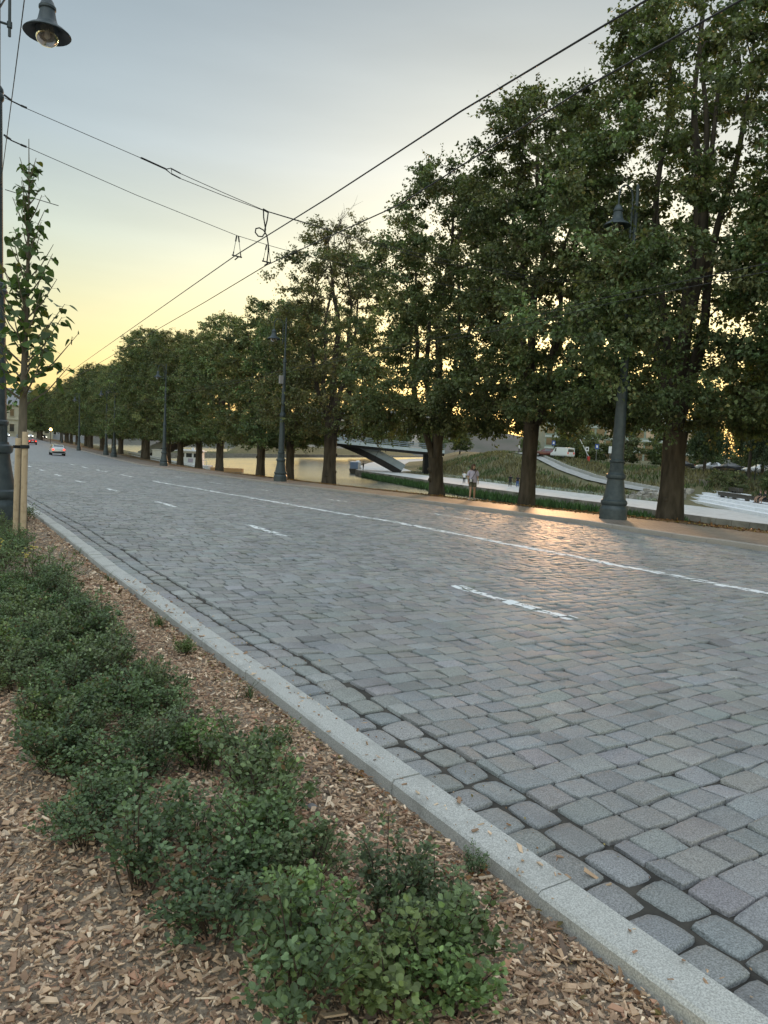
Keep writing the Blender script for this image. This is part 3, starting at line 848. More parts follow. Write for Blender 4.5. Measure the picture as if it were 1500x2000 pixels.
    pos = tw_P[k] + tw_D[k] * (tw_L[k] * t)[:, None] + r.normal(0, .085, (nleaf, 3)) * np.array([1, 1, .8])
    ax = tw_D[k] * .5 + r.normal(0, .55, (nleaf, 3)); ax[:, 2] -= .35
    nn = np.array([0, 0, 1.0]) + r.normal(0, .55, (nleaf, 3))
    L = lsize * r.uniform(.65, 1.3, nleaf)
    V, F, nv = leaf_geo(pos, ax, nn, L, L * .82, None, .16, .12)
    cl_b = np.clip(r.normal(brown, .16, nclump), 0, .8)
    fb = np.clip(cl_b[tw_c[k]] + (r.uniform(0, 1, nleaf) < brown * .5) * .6, 0, 1)[:, None]
    vv = (r.lognormal(0, .22, nclump)[tw_c[k]] * r.lognormal(0, .25, nleaf))[:, None]
    green = np.array([.110, .150, .072]); brn = np.array([.20, .16, .075])
    col = (green * (1 - fb) + brn * fb) * vv
    crown = mesh_data('crown', V, F, MAT['leaf'], col=np.repeat(col, nv, 0))
    trunk = m.data('trunk', MAT['bark'], smooth=True, sharp=60)
    return trunk, crown

def plant_tree(tm, x, y, z, rz, s, label, name='lime_tree', cat='tree', group='old trees along the riverside pavement', sz=None, tilt=(0, 0)):
    t = empty(name, (x, y, z), rz)
    t.rotation_euler = (tilt[0], tilt[1], rz)
    t.scale = (s, s, sz or s)
    tag(t, label, cat, group)
    link(bpy.data.objects.new('trunk', tm[0]), t)
    link(bpy.data.objects.new('crown', tm[1]), t)
    return t

TA = make_tree(3, 20.3, 6.1, 3.3, 6, 680, 138000, .148, 3.1, .45, .10, -.42, lean=(.25, .1), limb=(-6.3, .3, 6.9, (.5, .75, 1.0), 46))
TB = make_tree(8, 18.2, 4.8, 3.5, 5, 520, 98000, .145, 3.5, .36, .09, -.42)
TC = make_tree(14, 17.2, 4.7, 3.3, 5, 520, 94000, .145, 1.9, .40, .12, -.42, lean=(.2, -.15))
TD = make_tree(21, 17.8, 5.0, 3.3, 5, 430, 58000, .148, 3.2, .46, .34, -.34, bare=.45)
TE = make_tree(27, 16.0, 4.6, 3.0, 5, 460, 52000, .18, 2.9, .40, .16, -.6)
TF = make_tree(33, 17.0, 4.8, 3.0, 4, 440, 48000, .19, 3.0, .42, .14, -.6)

def tz(x, y): return float(G(x, y)) - .04
row = [   # mesh, x, y, rz, scale, label
    (TA, 24.3, 17.6, .4, 1.0, 'tallest thick-trunked tree with a low fork, behind the nearest right lamp post'),
    (TB, 24.0, 25.0, 2.1, 1.0, 'tall tree with straight single dark trunk, just right of the walking woman'),
    (TC, 24.4, 32.4, 4.0, 1.0, 'tree forking low into several stems, just left of the walking woman'),
    (TD, 24.9, 45.6, 1.2, 1.0, 'thinning brownish tree with bare dead twigs at its top, beside the bridge leg'),
    (TE, 25.6, 53.4, 2.6, .85, 'smaller tree just right of the second lamp post, in front of the river'),
    (TF, 25.2, 58.2, .3, .86, 'bulging-trunked tree just left of the second lamp post, in front of the river'),
    (TE, 28.2, 76.0, 5.2, 1.0, 'tree at the left end of the visible strip of river'),
    (TF, 29.0, 85.0, 3.5, .92, 'slim tree right of the white kiosk on the river'),
    (TE, 27.9, 88.5, 1.0, .95, 'tree standing in front of the white kiosk'),
    (TF, 28.9, 97.0, 2.2, 1.0, 'tree right behind the third lamp post'),
    (TE, 32.5, 122.0, .6, 1.08, 'tree beside the stairs down the grassy bank'),
]
for tm, x, y, rz, s, lab in row:
    plant_tree(tm, x, y, tz(x, y), rz, s, lab)
plant_tree(TB, 25.2, 10.6, tz(25, 10), 5.0, 1.02, 'tree at the right edge of the view, mostly outside the frame')
k = 0
for y in [106, 114, 131, 139, 147, 156, 165, 175, 185, 196, 207, 219, 232, 246, 258]:
    x = float(RKx(y)) + 5.6 + .7 * math.sin(y)
    plant_tree((TE, TF)[k % 2], x, y, tz(x, y), y * 1.7 % 6.28, 1.02 + .1 * math.sin(y * 3.1), 'dense green tree in the distant unbroken part of the riverside row')
    k += 1
for x, y in ((37.2, 262), (38.6, 274), (40.2, 288), (41.8, 303)):
    plant_tree((TE, TF)[k % 2], x, y, tz(x, y), y, 1.05, 'dense green tree in the distant unbroken part of the riverside row'); k += 1
# trees and shrubs on the far bank
def make_weeper(seed, H, R, nleaf, col):
    r = np.random.default_rng(seed); m = M()
    m.tube([(0, 0, -.4), (0, 0, H * .4), (.2, .1, H * .97)], [.24, .17, .02], 8)
    P, A, L = [], [], []
    for k in range(120):
        h = r.uniform(.3, 1); th = r.uniform(0, 6.28); rad = R * (1.15 - h) ** .6 * math.sqrt(r.uniform(.1, 1))
        a = np.array([.2 * h, 0, H * h * .93]); b = np.array([rad * math.cos(th), rad * math.sin(th), H * h + .4])
        m.tube([a, (a + b) / 2 + np.array([0, 0, .5]), b], [.05, .03, .012], 4, cap=False)
        P.append(b); L.append(r.uniform(1.2, 4.5) * min(1, H * h / 6))
    P = np.array(P); L = np.array(L)
    k = r.integers(0, len(P), nleaf); t = r.uniform(0, 1, nleaf)
    pos = P[k] + np.stack([0 * t, 0 * t, -L[k] * t], -1) + r.normal(0, .22, (nleaf, 3))
    ax = r.normal(0, .4, (nleaf, 3)); ax[:, 2] -= 1
    V, F, nv = leaf_geo(pos, ax, r.normal(0, 1, (nleaf, 3)), r.uniform(.2, .4, nleaf), .16, None, .1, 0)
    c = np.array(col) * r.lognormal(0, .3, (nleaf, 1))
    return m.data('trunk', MAT['bark'], True, 60), mesh_data('crown', V, F, MAT['leaf'], col=np.repeat(c, nv, 0))
W1 = make_weeper(4, 15, 3.6, 16000, (.045, .065, .035)); W2 = make_weeper(5, 12, 3.0, 13000, (.05, .075, .035))
wl = [(W1, 90.5, 54.5, 'drooping birch-like tree by the far park lamp, left of it'), (W2, 89.5, 49.5, 'drooping tree right of the far park lamp'),
      (W2, 94.5, 63.5, 'thin drooping tree near the parked cars across the river'), (W1, 97, 56.5, 'tall drooping tree behind the parked blue car across the river'),
      (W1, 92, 44, 'drooping tree at the right edge of the view across the river'), (W2, 99, 47.5, 'drooping tree behind the steps at the far right of the view')]
for tm, x, y, lab in wl:
    plant_tree(tm, x, y, float(rbz(x, y)), x, 1.0, lab, 'birch_tree', 'tree', 'drooping trees on the far bank')
BUSH = make_tree(51, 6.0, 2.6, .5, 4, 90, 5200, .3, .7, .12, .1, -.8)
bush_spots = [(118, 104), (121, 99), (124, 112), (116, 110), (127, 95), (121, 88), (118, 78), (122, 71), (119, 64), (122, 57), (125, 50), (119, 45), (130, 120), (113, 118), (140, 104), (133, 80)]
bl = ['dark bushy tree behind the white van across the river', 'dark bushy tree between the raised barrier and the glass building', 'bushy tree left of the white van across the river']
for i, (x, y) in enumerate(bush_spots):
    plant_tree(BUSH, x, y, float(rbz(x, y)) - .1, i * 1.3, 1.0 + .35 * math.sin(i * 2.2), 'dark bushy tree in the row behind the far street', 'bushy_tree', 'tree', 'bushy trees behind the far street')
for i, (x, y) in enumerate([(86.5, 56), (84, 52), (85, 48), (83, 44.5), (82.5, 41), (87, 44), (88, 50), (80, 38.5), (86, 38)]):
    plant_tree(BUSH, x, y, float(rbz(x, y)) - .5, i * 2.1, .42 + .1 * math.sin(i), 'wild bush on the slope behind the white terrace steps', 'bush', 'bush', 'bushes behind the white steps')

# reeds and tall grass: one growth each
def blades(name, P, hgt, wid, col, label, cat):
    n = len(P)
    ax = rng.normal(0, .22, (n, 3)); ax[:, 2] = 1
    V, F, nv = leaf_geo(P, ax, rng.normal(0, 1, (n, 3)) * np.array([1, 1, .1]), hgt, wid, None, .05, .12)
    c = np.array(col) * rng.lognormal(0, .3, (n, 1))
    o = mesh_obj(name, V, F, MAT['reed'], col=np.repeat(c, nv, 0))
    tag(o, label, cat, kind='stuff')
i = rng.integers(12, 105, 9000) if len(Wd) > 105 else rng.integers(12, len(Wd) - 2, 9000)
dd = np.gradient(Wd, axis=0); dd /= np.linalg.norm(dd, axis=1)[:, None]
okr = (Wd[i, 1] > 40) & (Wd[i, 1] < 126)
i = i[okr]
wdt = rng.uniform(.2, 3.0, len(i)) * np.interp(Wd[i, 1], [40, 55, 110, 126], [.25, 1, 1, .3])
pp = Wd[i] + np.stack([-dd[i, 1], dd[i, 0]], -1) * wdt[:, None] + dd[i] * rng.uniform(-1, 1, (len(i), 1))
blades('reeds', np.concatenate([pp, np.full((len(pp), 1), -4.05)], -1), rng.uniform(.5, 1.25, len(pp)), .16, (.06, .115, .04), 'dense green reeds at the foot of the far embankment wall', 'reeds')
P_ = rng.uniform([60, 20], [112, 150], (42000, 2)); T_ = wdist(P_[:, 0], P_[:, 1])
ramp_d = np.min(np.linalg.norm(P_[:, None] - RAMPd[None, ::3], axis=-1), axis=1)
st_ = (P_ - A_) @ n_; sl_ = (P_ - B_) @ d_
ok = (T_ > 14) & (T_ < 33) & (ramp_d > 2.4) & ~((st_ > -1.5) & (st_ < 4) & (sl_ > -2) & (sl_ < 36)) & ((P_[:, 1] > 58) | (st_ > 3))
P_ = P_[ok]
gcol = np.where((n2(P_[:, 0], P_[:, 1], .25) > .1)[:, None], np.array([[.085, .115, .05]]), np.array([[.155, .14, .07]]))
hz = np.concatenate([P_, (rbz(P_[:, 0], P_[:, 1]) - .05)[:, None]], -1)
blades('tall_grass', hz, rng.uniform(.35, .95, len(hz)), .2, gcol, 'wild tall grass on the slope across the river', 'grass')
# pale low plants between promenade and slope
P_ = rng.uniform([60, 55], [92, 130], (9000, 2)); T_ = wdist(P_[:, 0], P_[:, 1]); P_ = P_[(T_ > 11.2) & (T_ < 13.4)]
hz = np.concatenate([P_, np.full((len(P_), 1), -2.9)], -1)
blades('edge_plants', hz, rng.uniform(.2, .5, len(hz)), .3, (.30, .33, .31), 'pale plants edging the far promenade', 'plants')

# young staked trees in the planting bed
HEART = [(.34, .02), (.50, .22), (.42, .52), (.20, .80)]
def make_sapling(seed, H=6.05, first=2.1, nb=46, dens=.85):
    r = np.random.default_rng(seed); m = M(); tz_ = np.linspace(0, 1, 12)
    tp = np.stack([.10 * np.sin(tz_ * 3) * tz_, .06 * np.sin(tz_ * 4), -.1 + (H + .1) * tz_], -1)
    rad = np.interp(tz_, [0, .3, .5, .8, 1], [.078, .064, .042, .016, .005])
    m.tube(tp, list(rad), 9)
    P, A = [], []
    for k in range(nb):
        h = (k + r.uniform(0, 1)) / nb
        z = first + (H - .4 - first) * h ** 1.1
        a = np.array([np.interp(z, tp[:, 2], tp[:, 0]), np.interp(z, tp[:, 2], tp[:, 1]), z])
        th = k * 2.4 + r.uniform(-.4, .4); L = np.interp(h, [0, .12, .4, .7, 1], [1.0, 1.02, .68, .45, .2]) * r.uniform(.75, 1.2)
        up = np.interp(h, [0, .3, 1], [.75, 1.1, 1.9])
        d = np.array([math.cos(th), math.sin(th), up]); d /= np.linalg.norm(d)
        b = a + d * L * .55 + np.array([0, 0, -.02]); c = b + (d + np.array([0, 0, .35])) * L * .5
        m.tube([a, b, c], [.018 - .008 * h, .011 - .004 * h, .004], 5, cap=False)
        nl = int(L * 15 * dens) + 3
        for q in range(nl):
            t = r.uniform(.12, 1.02)
            p = a + (b - a) * (t / .5) if t < .5 else b + (c - b) * ((t - .5) / .5)
            o = r.normal(0, 1, 3); o[2] = abs(o[2]) * .2; o /= np.linalg.norm(o)
            st = r.uniform(.04, .09)
            m.tube([p, p + o * st], [.0025, .002], 3, cap=False)
            P.append(p + o * st); A.append(o * .7 + np.array([0, 0, -.55]) + r.normal(0, .25, 3))
    P = np.array(P); A = np.array(A); n = len(P)
    nn = np.array([0, 0, 1.0]) + r.normal(0, .45, (n, 3))
    L = r.uniform(.075, .165, n) * np.interp(P[:, 2], [2, 4, 6], [1.2, 1.05, .75])
    V, F, nv = leaf_geo(P, A, nn, L, L * .95, HEART, .18, .18)
    c = np.array([.085, .135, .048]) * r.lognormal(0, .28, (n, 1)); yl = r.uniform(0, 1, (n, 1)) < .06
    c = np.where(yl, np.array([.16, .15, .04]), c)
    return m.data('trunk', MAT['sapbark'], True, 60), mesh_data('crown', V, F, MAT['leafbig'], col=np.repeat(c, nv, 0))
SAP = make_sapling(6)
plant_tree(SAP, 1.53, 12.55, -.06, .5, 1.0, 'young staked street tree with sparse heart-shaped leaves in the planting bed', 'young_tree', 'tree', 'young trees in the planting bed')
plant_tree(make_sapling(9, 5.6, 1.7, 46, 1.2), 1.85, 23.2, -.2, 2.0, 1.02, 'second young street tree farther off, half hidden by the left lamp post', 'young_tree', 'tree', 'young trees in the planting bed')
def stake(x, y, h, r0, lab):
    m = M()
    m.lathe([(r0, -.3), (r0, h - .01), (r0 * .9, h)], 14, col=(1, 1, 1))
    o = m.build('tree_stake', MAT['stake'], None, True, 40); o.location = (x, y, -.03)
    tag(o, lab, 'stake', 'stakes of the young tree')
    return o
stake(1.495, 12.22, 1.72, .043, 'pale round wooden stake in front of the young tree, with the dark tie').rotation_euler = (0.0, .012, 0)
stake(1.43, 12.55, 1.62, .043, 'weathered wooden stake left of the front one beside the young tree').rotation_euler = (0, .02, 0)
m = M()
for z, dz in ((1.47, .05), (1.45, .012)):
    m.lathe([(.06, -dz / 2), (.062, -dz / 2 + .005), (.062, dz / 2 - .005), (.06, dz / 2)], 14, (1.513, 12.22, z))
m.box((1.51, 12.38, 1.46), (.03, .24, .045))
m.box((1.44, 12.40, 1.46), (.16, .03, .045), .6)
tag(m.build('tree_tie', MAT['blackcloth']), 'black strap tying the young tree to its front stake', 'tie')

# ------------------------------------------------------------------ planting bed: shrubs, wood chips, weeds
OVAL = [(.34, .25), (.5, .55), (.3, .85)]
def make_shrub(seed, h=.42, spread=.26, nst=22, nl=1050, col=(.130, .172, .084)):
    r = np.random.default_rng(seed); m = M(); P, A, Sz = [], [], []
    for k in range(nst):
        th = r.uniform(0, 6.28); r0 = r.uniform(0, .07); out = spread * math.sqrt(r.uniform(.05, 1)) ; hh = h * r.uniform(.55, 1.0) * (1 - .35 * (out / spread) ** 2) * (1.28 if r.uniform() < .14 else 1)
        a = np.array([r0 * math.cos(th), r0 * math.sin(th), -.03]); c = np.array([out * math.cos(th), out * math.sin(th), hh])
        b = (a + c) / 2 + np.array([0, 0, hh * .16]) + r.normal(0, .015, 3)
        m.tube([a, b, c], [.004, .003, .0015], 4, cap=False)
        for q in range(nl // nst):
            t = r.uniform(.18, 1.0) ** .7
            p = (1 - t) ** 2 * a + 2 * t * (1 - t) * (2 * b - (a + c) / 2) + t * t * c
            o = r.normal(0, 1, 3); o[2] = abs(o[2]) * .5 + .1; o /= np.linalg.norm(o)
            s = r.uniform(.3, 1.0) * .05 * (1.25 - .7 * t)
            P.append(p + o * s + r.normal(0, .012, 3)); A.append(o * .8 + np.array([0, 0, .15]) + r.normal(0, .35, 3)); Sz.append(r.uniform(.014, .036) * (1.2 - .35 * t))
    P = np.array(P); A = np.array(A); Sz = np.array(Sz); n = len(P)
    nn = np.array([0, 0, 1.0]) + r.normal(0, .5, (n, 3))
    V, F, nv = leaf_geo(P, A, nn, Sz, Sz * .78, OVAL, .22, .12)
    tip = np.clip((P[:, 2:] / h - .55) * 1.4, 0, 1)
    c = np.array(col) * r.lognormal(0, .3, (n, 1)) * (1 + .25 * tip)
    brn = (r.uniform(0, 1, (n, 1)) < .03); c = np.where(brn, np.array([.14, .09, .04]), c)
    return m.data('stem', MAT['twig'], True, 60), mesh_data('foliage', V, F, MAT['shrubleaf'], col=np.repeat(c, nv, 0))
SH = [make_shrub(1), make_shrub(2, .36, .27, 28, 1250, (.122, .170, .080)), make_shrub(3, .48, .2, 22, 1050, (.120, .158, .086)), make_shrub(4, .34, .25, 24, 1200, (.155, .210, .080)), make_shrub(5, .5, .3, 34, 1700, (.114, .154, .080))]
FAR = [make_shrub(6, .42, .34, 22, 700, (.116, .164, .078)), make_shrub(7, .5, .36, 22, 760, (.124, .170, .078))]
def bed_h(x, y): return float(bedz(np.array(x), np.array(y)))
def shrub(mesh, x, y, s, lab, rz=None):
    t = empty('low_shrub', (x, y, bed_h(x, y) - .0), random.uniform(0, 6.28) if rz is None else rz)
    t.scale = (s, s, s * random.uniform(.72, 1.0))
    tag(t, lab, 'shrub', 'low shrubs in the bark-mulched bed')
    link(bpy.data.objects.new('stem', mesh[0]), t); link(bpy.data.objects.new('foliage', mesh[1]), t)
near = [(3, 1.22, 1.74, 1.05, 'bright green shrub nearest the camera, at the bottom of the view'), (1, 1.50, 1.86, .95, 'shrub nearest the granite kerb at the bottom of the view'),
        (0, .98, 1.84, 1.0, 'dark shrub at the bottom left of the nearest clump'), (2, 1.50, 2.12, .78, 'small upright shrub behind the nearest clump by the kerb'), (4, .90, 2.32, .85, 'dark leafy shrub left of the nearest clump, with bare lower stems'),
        (1, 1.16, 2.50, .95, 'dark shrub third back from the bottom of the view'), (2, .74, 2.72, .92, 'tall thin-stemmed shrub on the left edge of the shrub band near the camera'),
        (0, 1.36, 2.95, .95, 'shrub reaching out towards the kerb, before the open mulch gap'), (4, 1.44, 3.35, .82, 'dark upright shrub right of the open mulch gap'),
        (0, 1.30, 2.42, .8, 'shrub filling the gap between the nearest clump and the one behind'), (2, 1.64, 2.02, .62, 'small sprig of a shrub closest to the kerb in the nearest clump'), (1, 1.24, 2.74, .8, 'dark shrub between the mid clump and the kerb side'), (4, .62, 3.08, .7, 'shrub standing farthest left beside the open mulch gap'), (3, 1.40, 1.66, .9, 'bright green shrub cut by the bottom edge of the view, right of the nearest one'),
        (3, 1.10, 2.05, .95, 'mid green shrub in the middle of the nearest clump'), (0, 1.0, 2.85, .85, 'low dark shrub between the thin-stemmed one and the open gap'), (1, .80, 3.30, .8, 'shrub at the left rim of the open mulch gap')]
for i, x, y, s, lab in near: shrub(SH[i], x, y, s, lab)
k = 0
yy = 3.65
while yy < 9.0:
    xc = np.interp(yy, [3.4, 4.2, 5, 6, 7, 9], [.95, .97, .98, .93, .78, .68]); hw = np.interp(yy, [3.4, 4.2, 5, 6, 7, 9], [.38, .45, .5, .56, .72, .9])
    n = 4 if yy < 5.5 else 5
    for q in range(n):
        x = xc - hw + 2 * hw * (q + random.uniform(.2, .8)) / n
        shrub(SH[k % 5], x, yy + random.uniform(-.14, .14), random.uniform(.62, .98), 'low dark green shrub in the dense middle stretch of the mulched bed')
        k += 1
    yy += .3
while yy < 16:
    xr = float(LKx(yy)) - .8 - .12 * math.sin(yy * 2); xl = float(BEDX(yy)) + 1.4
    n = 5
    for q in range(n):
        x = xr - (xr - xl) * (q + random.uniform(.1, .9)) / n
        shrub(FAR[k % 2], x, yy + random.uniform(-.2, .2), random.uniform(.8, 1.1), 'low green shrub massed around the stakes and the left lamp base')
        k += 1
    yy += .48
while yy < 30:
    for q in range(3):
        x = float(LKx(yy)) - .5 - q * .55 - random.uniform(0, .3)
        shrub(FAR[k % 2], x, yy, random.uniform(.9, 1.2), 'low green shrub massed around the stakes and the left lamp base')
        k += 1
    yy += .9

def chips():
    n = 115000
    y = .9 + 8.5 * rng.uniform(0, 1, n) ** 1.5
    xr = LKx(y) - .215; xl = np.maximum(xr - 2.6, -1.2)
    xx = xl + (xr - xl) * rng.uniform(0, 1, n)
    m2 = 9000
    y2 = rng.uniform(8, 19, m2); x2r = LKx(y2) - .215; x2 = x2r - 2.2 * rng.uniform(0, 1, m2) ** 1.5
    x = np.concatenate([xx, x2]); y = np.concatenate([y, y2]); n = len(x)
    z = bedz(x, y) + rng.uniform(-.004, .026, n) + np.where(rng.uniform(0, 1, n) < .12, .012, 0)
    sp = rng.choice(n, 260, replace=False); y[sp] = rng.uniform(1.2, 9, 260); x[sp] = LKx(y[sp]) - .19 + np.abs(rng.normal(0, .16, 260))     # a few kicked onto the kerb and gutter
    z[sp] = np.where(x[sp] < LKx(y[sp]), G(x[sp], y[sp]) + .054, roadz(x[sp], y[sp]) + .004)
    L = rng.lognormal(math.log(.0185), .5, n); Wc = L * rng.uniform(.2, .75, n); T = rng.uniform(.002, .006, n)
    fine = rng.uniform(0, 1, n) < .5; L = np.where(fine, L * .55, L); Wc = np.where(fine, Wc * rng.uniform(.25, .6, n), Wc); z = z - np.where(fine, .006, 0)
    big = rng.uniform(0, 1, n) < .02; L = np.where(big, L * 2.2, L); Wc = np.where(big, Wc * .8, Wc)
    L = np.minimum(L, .11); Wc = np.minimum(Wc, .022); f = np.where(y > 8, 1.7, 1); L *= f; Wc *= f
    a = rng.uniform(0, 2 * PI, n); p = rng.normal(0, .34, n); q = rng.normal(0, .36, n)
    ex = np.stack([np.cos(a) * np.cos(p), np.sin(a) * np.cos(p), np.sin(p)], -1)
    sd = np.stack([-np.sin(a), np.cos(a), 0 * a], -1); up = np.cross(ex, sd)
    ey = sd * np.cos(q)[:, None] + up * np.sin(q)[:, None]; ez = np.cross(ex, ey)
    C = np.stack([x, y, z], -1); V = []
    tap = rng.uniform(.35, 1.0, n); sk = rng.uniform(-.3, .3, n)
    for sx in (-1, 1):
        for sy in (-1, 1):
            for sz in (-1, 1):
                w = Wc * (tap if sx > 0 else 1.0)
                V.append(C + ex * ((L / 2 * sx) + sk * Wc * sy)[:, None] + ey * (w / 2 * sy)[:, None] + ez * (T / 2 * sz)[:, None])
    V = np.stack(V, 1).reshape(-1, 3)
    i = np.arange(n)[:, None] * 8
    F = [i + np.array(f_) for f_ in ([0, 1, 3, 2], [4, 6, 7, 5], [0, 4, 5, 1], [2, 3, 7, 6], [0, 2, 6, 4], [1, 5, 7, 3])]
    pal = np.array([[.36, .25, .165], [.45, .335, .235], [.27, .18, .12], [.56, .45, .335], [.20, .125, .08], [.33, .19, .125], [.12, .085, .065]])
    pk = rng.choice(len(pal), n, p=[.27, .22, .17, .12, .10, .07, .05])
    c = pal[pk] * np.array([1.46, 1.40, 1.36]) * rng.lognormal(0, .16, (n, 1))
    o = mesh_obj('wood_chips', V, F, MAT['chip'], col=np.repeat(c, 8, 0))
    tag(o, 'loose tan wood chip mulch covering the planting bed', 'mulch', kind='stuff')
chips()
def litter():
    # rust-red dead leaves caught along the kerb and on the gutter stones
    n = 900
    y = rng.uniform(1.3, 12, n); x = LKx(y) - .22 - np.abs(rng.normal(0, .09, n)); z = bedz(x, y) + rng.uniform(.01, .035, n)
    n_b = 160; yb = rng.uniform(1.8, 8, n_b); xb = LKx(yb) + rng.uniform(.02, .4, n_b); zb = roadz(xb, yb) + .004
    n_c = 6500; yc = rng.uniform(2, 60, n_c); t = rng.uniform(0, 1, n_c); xc = WALK(yc) - .3 + (EDGE(yc) - WALK(yc)) * t; zc = leafz(xc, yc) + .02
    P = np.concatenate([np.stack([x, y, z], -1), np.stack([xb, yb, zb], -1), np.stack([xc, yc, zc], -1)]); k = len(P)
    A = rng.normal(0, 1, (k, 3)); A[:, 2] *= .25
    L = np.concatenate([rng.uniform(.015, .035, n), rng.uniform(.008, .02, n_b), rng.uniform(.06, .11, n_c)])
    V, F, nv = leaf_geo(P, A, np.array([0, 0, 1.]) + rng.normal(0, .35, (k, 3)), L, L * .7, OVAL, .3, .2)
    pal = np.array([[.17, .055, .03], [.24, .10, .05], [.22, .15, .06], [.10, .05, .03]])
    c = pal[rng.integers(0, 4, k)] * rng.lognormal(0, .2, (k, 1))
    o = mesh_obj('dead_leaves', V, F, MAT['shrubleaf'], col=np.repeat(c, nv, 0)); tag(o, 'scattered dry brown leaves along the kerb and under the trees', 'leaves', kind='stuff')
litter()
def grass_tuft(x, y, n, h, lab, name='grass_tuft', col=(.07, .11, .04)):
    r = rng
    P = np.stack([x + r.normal(0, .025, n), y + r.normal(0, .025, n), np.full(n, bed_h(x, y))], -1)
    V, Fq, Cc = [], [], []
    for p in P:
        d = r.normal(0, 1, 2); d /= np.linalg.norm(d); hh = h * r.uniform(.5, 1.1); ln = hh * r.uniform(.3, 1.0); w = .0045
        s = np.array([-d[1], d[0], 0]); k = len(V)
        for t in (0, .4, .75, 1):
            c = np.array([p[0] + d[0] * ln * t * t, p[1] + d[1] * ln * t * t, p[2] + hh * (t - .35 * t * t)]); ww = w * (1 - t) + .0004
            V += [c - s * ww, c + s * ww]
        for j in range(3): Fq.append((k + 2 * j, k + 2 * j + 1, k + 2 * j + 3, k + 2 * j + 2))
        Cc += [np.array(col) * r.lognormal(0, .2)] * 8
    o = mesh_obj(name, np.array(V), [np.array(Fq)], MAT['shrubleaf'], col=np.array(Cc))
    tag(o, lab, 'weed', 'weeds in the mulched bed')
def bx(y, d): return float(LKx(y)) - d
for y, d, n, h, lab in [(4.55, .32, 26, .16, 'grass tuft beside the kerb halfway along the near bed'), (6.7, .34, 40, .22, 'broad-bladed grass tuft leaning over the kerb'), (3.75, .42, 34, .14, 'thin dry grass tuft in the mulch below a kerb joint'),
                    (9.1, .28, 16, .22, 'grass tuft leaning across the kerb farther up'), (11.4, .26, 14, .2, 'farthest grass tuft leaning across the kerb'), (5.2, 1.1, 20, .3, 'long grass blades growing among the shrubs'), (3.6, .95, 12, .3, 'single tuft of wide grass blades at the open mulch gap')]:
    grass_tuft(bx(y, d), y, n, h, lab)
shrub(SH[2], bx(2.2, .27), 2.2, .28, 'tiny weed growing against the kerb face near the bottom of the view')
shrub(SH[3], bx(5.75, .38), 5.75, .5, 'small weed on its own in the mulch strip beside the kerb')
for x, y in [(.55, 8.4), (.85, 8.9), (1.0, 8.1), (.62, 7.7), (1.15, 8.7)]:
    m = M()
    h0 = bed_h(x, y); m.tube([(x, y, h0), (x + .02, y, h0 + .5)], [.004, .003], 5, col=(1, 1, 1))
    o = m.build('flower_plant', MAT['twig']); tag(o, 'slender stem with small yellow flowers rising from the shrubs', 'flower', 'yellow flowers among the shrubs')
    f = M()
    for q in range(9):
        a = q * 2.4; c = np.array([x + .02 + .04 * math.cos(a) * random.random(), y + .04 * math.sin(a), h0 + .44 + .1 * random.random()])
        f.add([c + np.array(v) * .014 for v in ((1, 0, .2), (0, 1, .2), (-1, 0, .2), (0, -1, .2), (0, 0, -.3))], [(0, 1, 4), (1, 2, 4), (2, 3, 4), (3, 0, 4)])
    f.build('petal', MAT['flower'], o)
def pebble(x, y, r0, lab, ground=None):
    m = M(); r = np.random.default_rng(int(x * 1000 + y * 77) % 9999)
    pts = []
    for i in range(6):
        t = PI * i / 5
        pts.append((max(r0 * math.sin(t), .0005), -r0 * .6 * math.cos(t)))
    m.lathe(pts, 10)
    m.v = [(a * r.uniform(.85, 1.15), b * r.uniform(.8, 1.1), c * r.uniform(.85, 1.1)) for a, b, c in m.v]
    o = m.build('pebble', MAT['stonechip'], None, True, None); o.location = (x, y, bed_h(x, y) + r0 * .35)
    tag(o, lab, 'stone', 'pebbles in the mulch')
pebble(1.62, 3.0, .03, 'dark grey pebble in the mulch near the kerb'); pebble(1.5, 3.6, .04, 'larger flat grey pebble beside the shrubs'); pebble(1.45, 2.95, .022, 'small pale pebble among the wood chips')
m = M(); m.tube([(.70, 3.35, .06), (.74, 3.2, .10), (.82, 3.02, .07), (.95, 2.9, .02)], [.006, .008, .007, .004], 6)
tag(m.build('stick', MAT['stake']), 'pale forked dry stick lying in the mulch among the shrubs', 'stick')

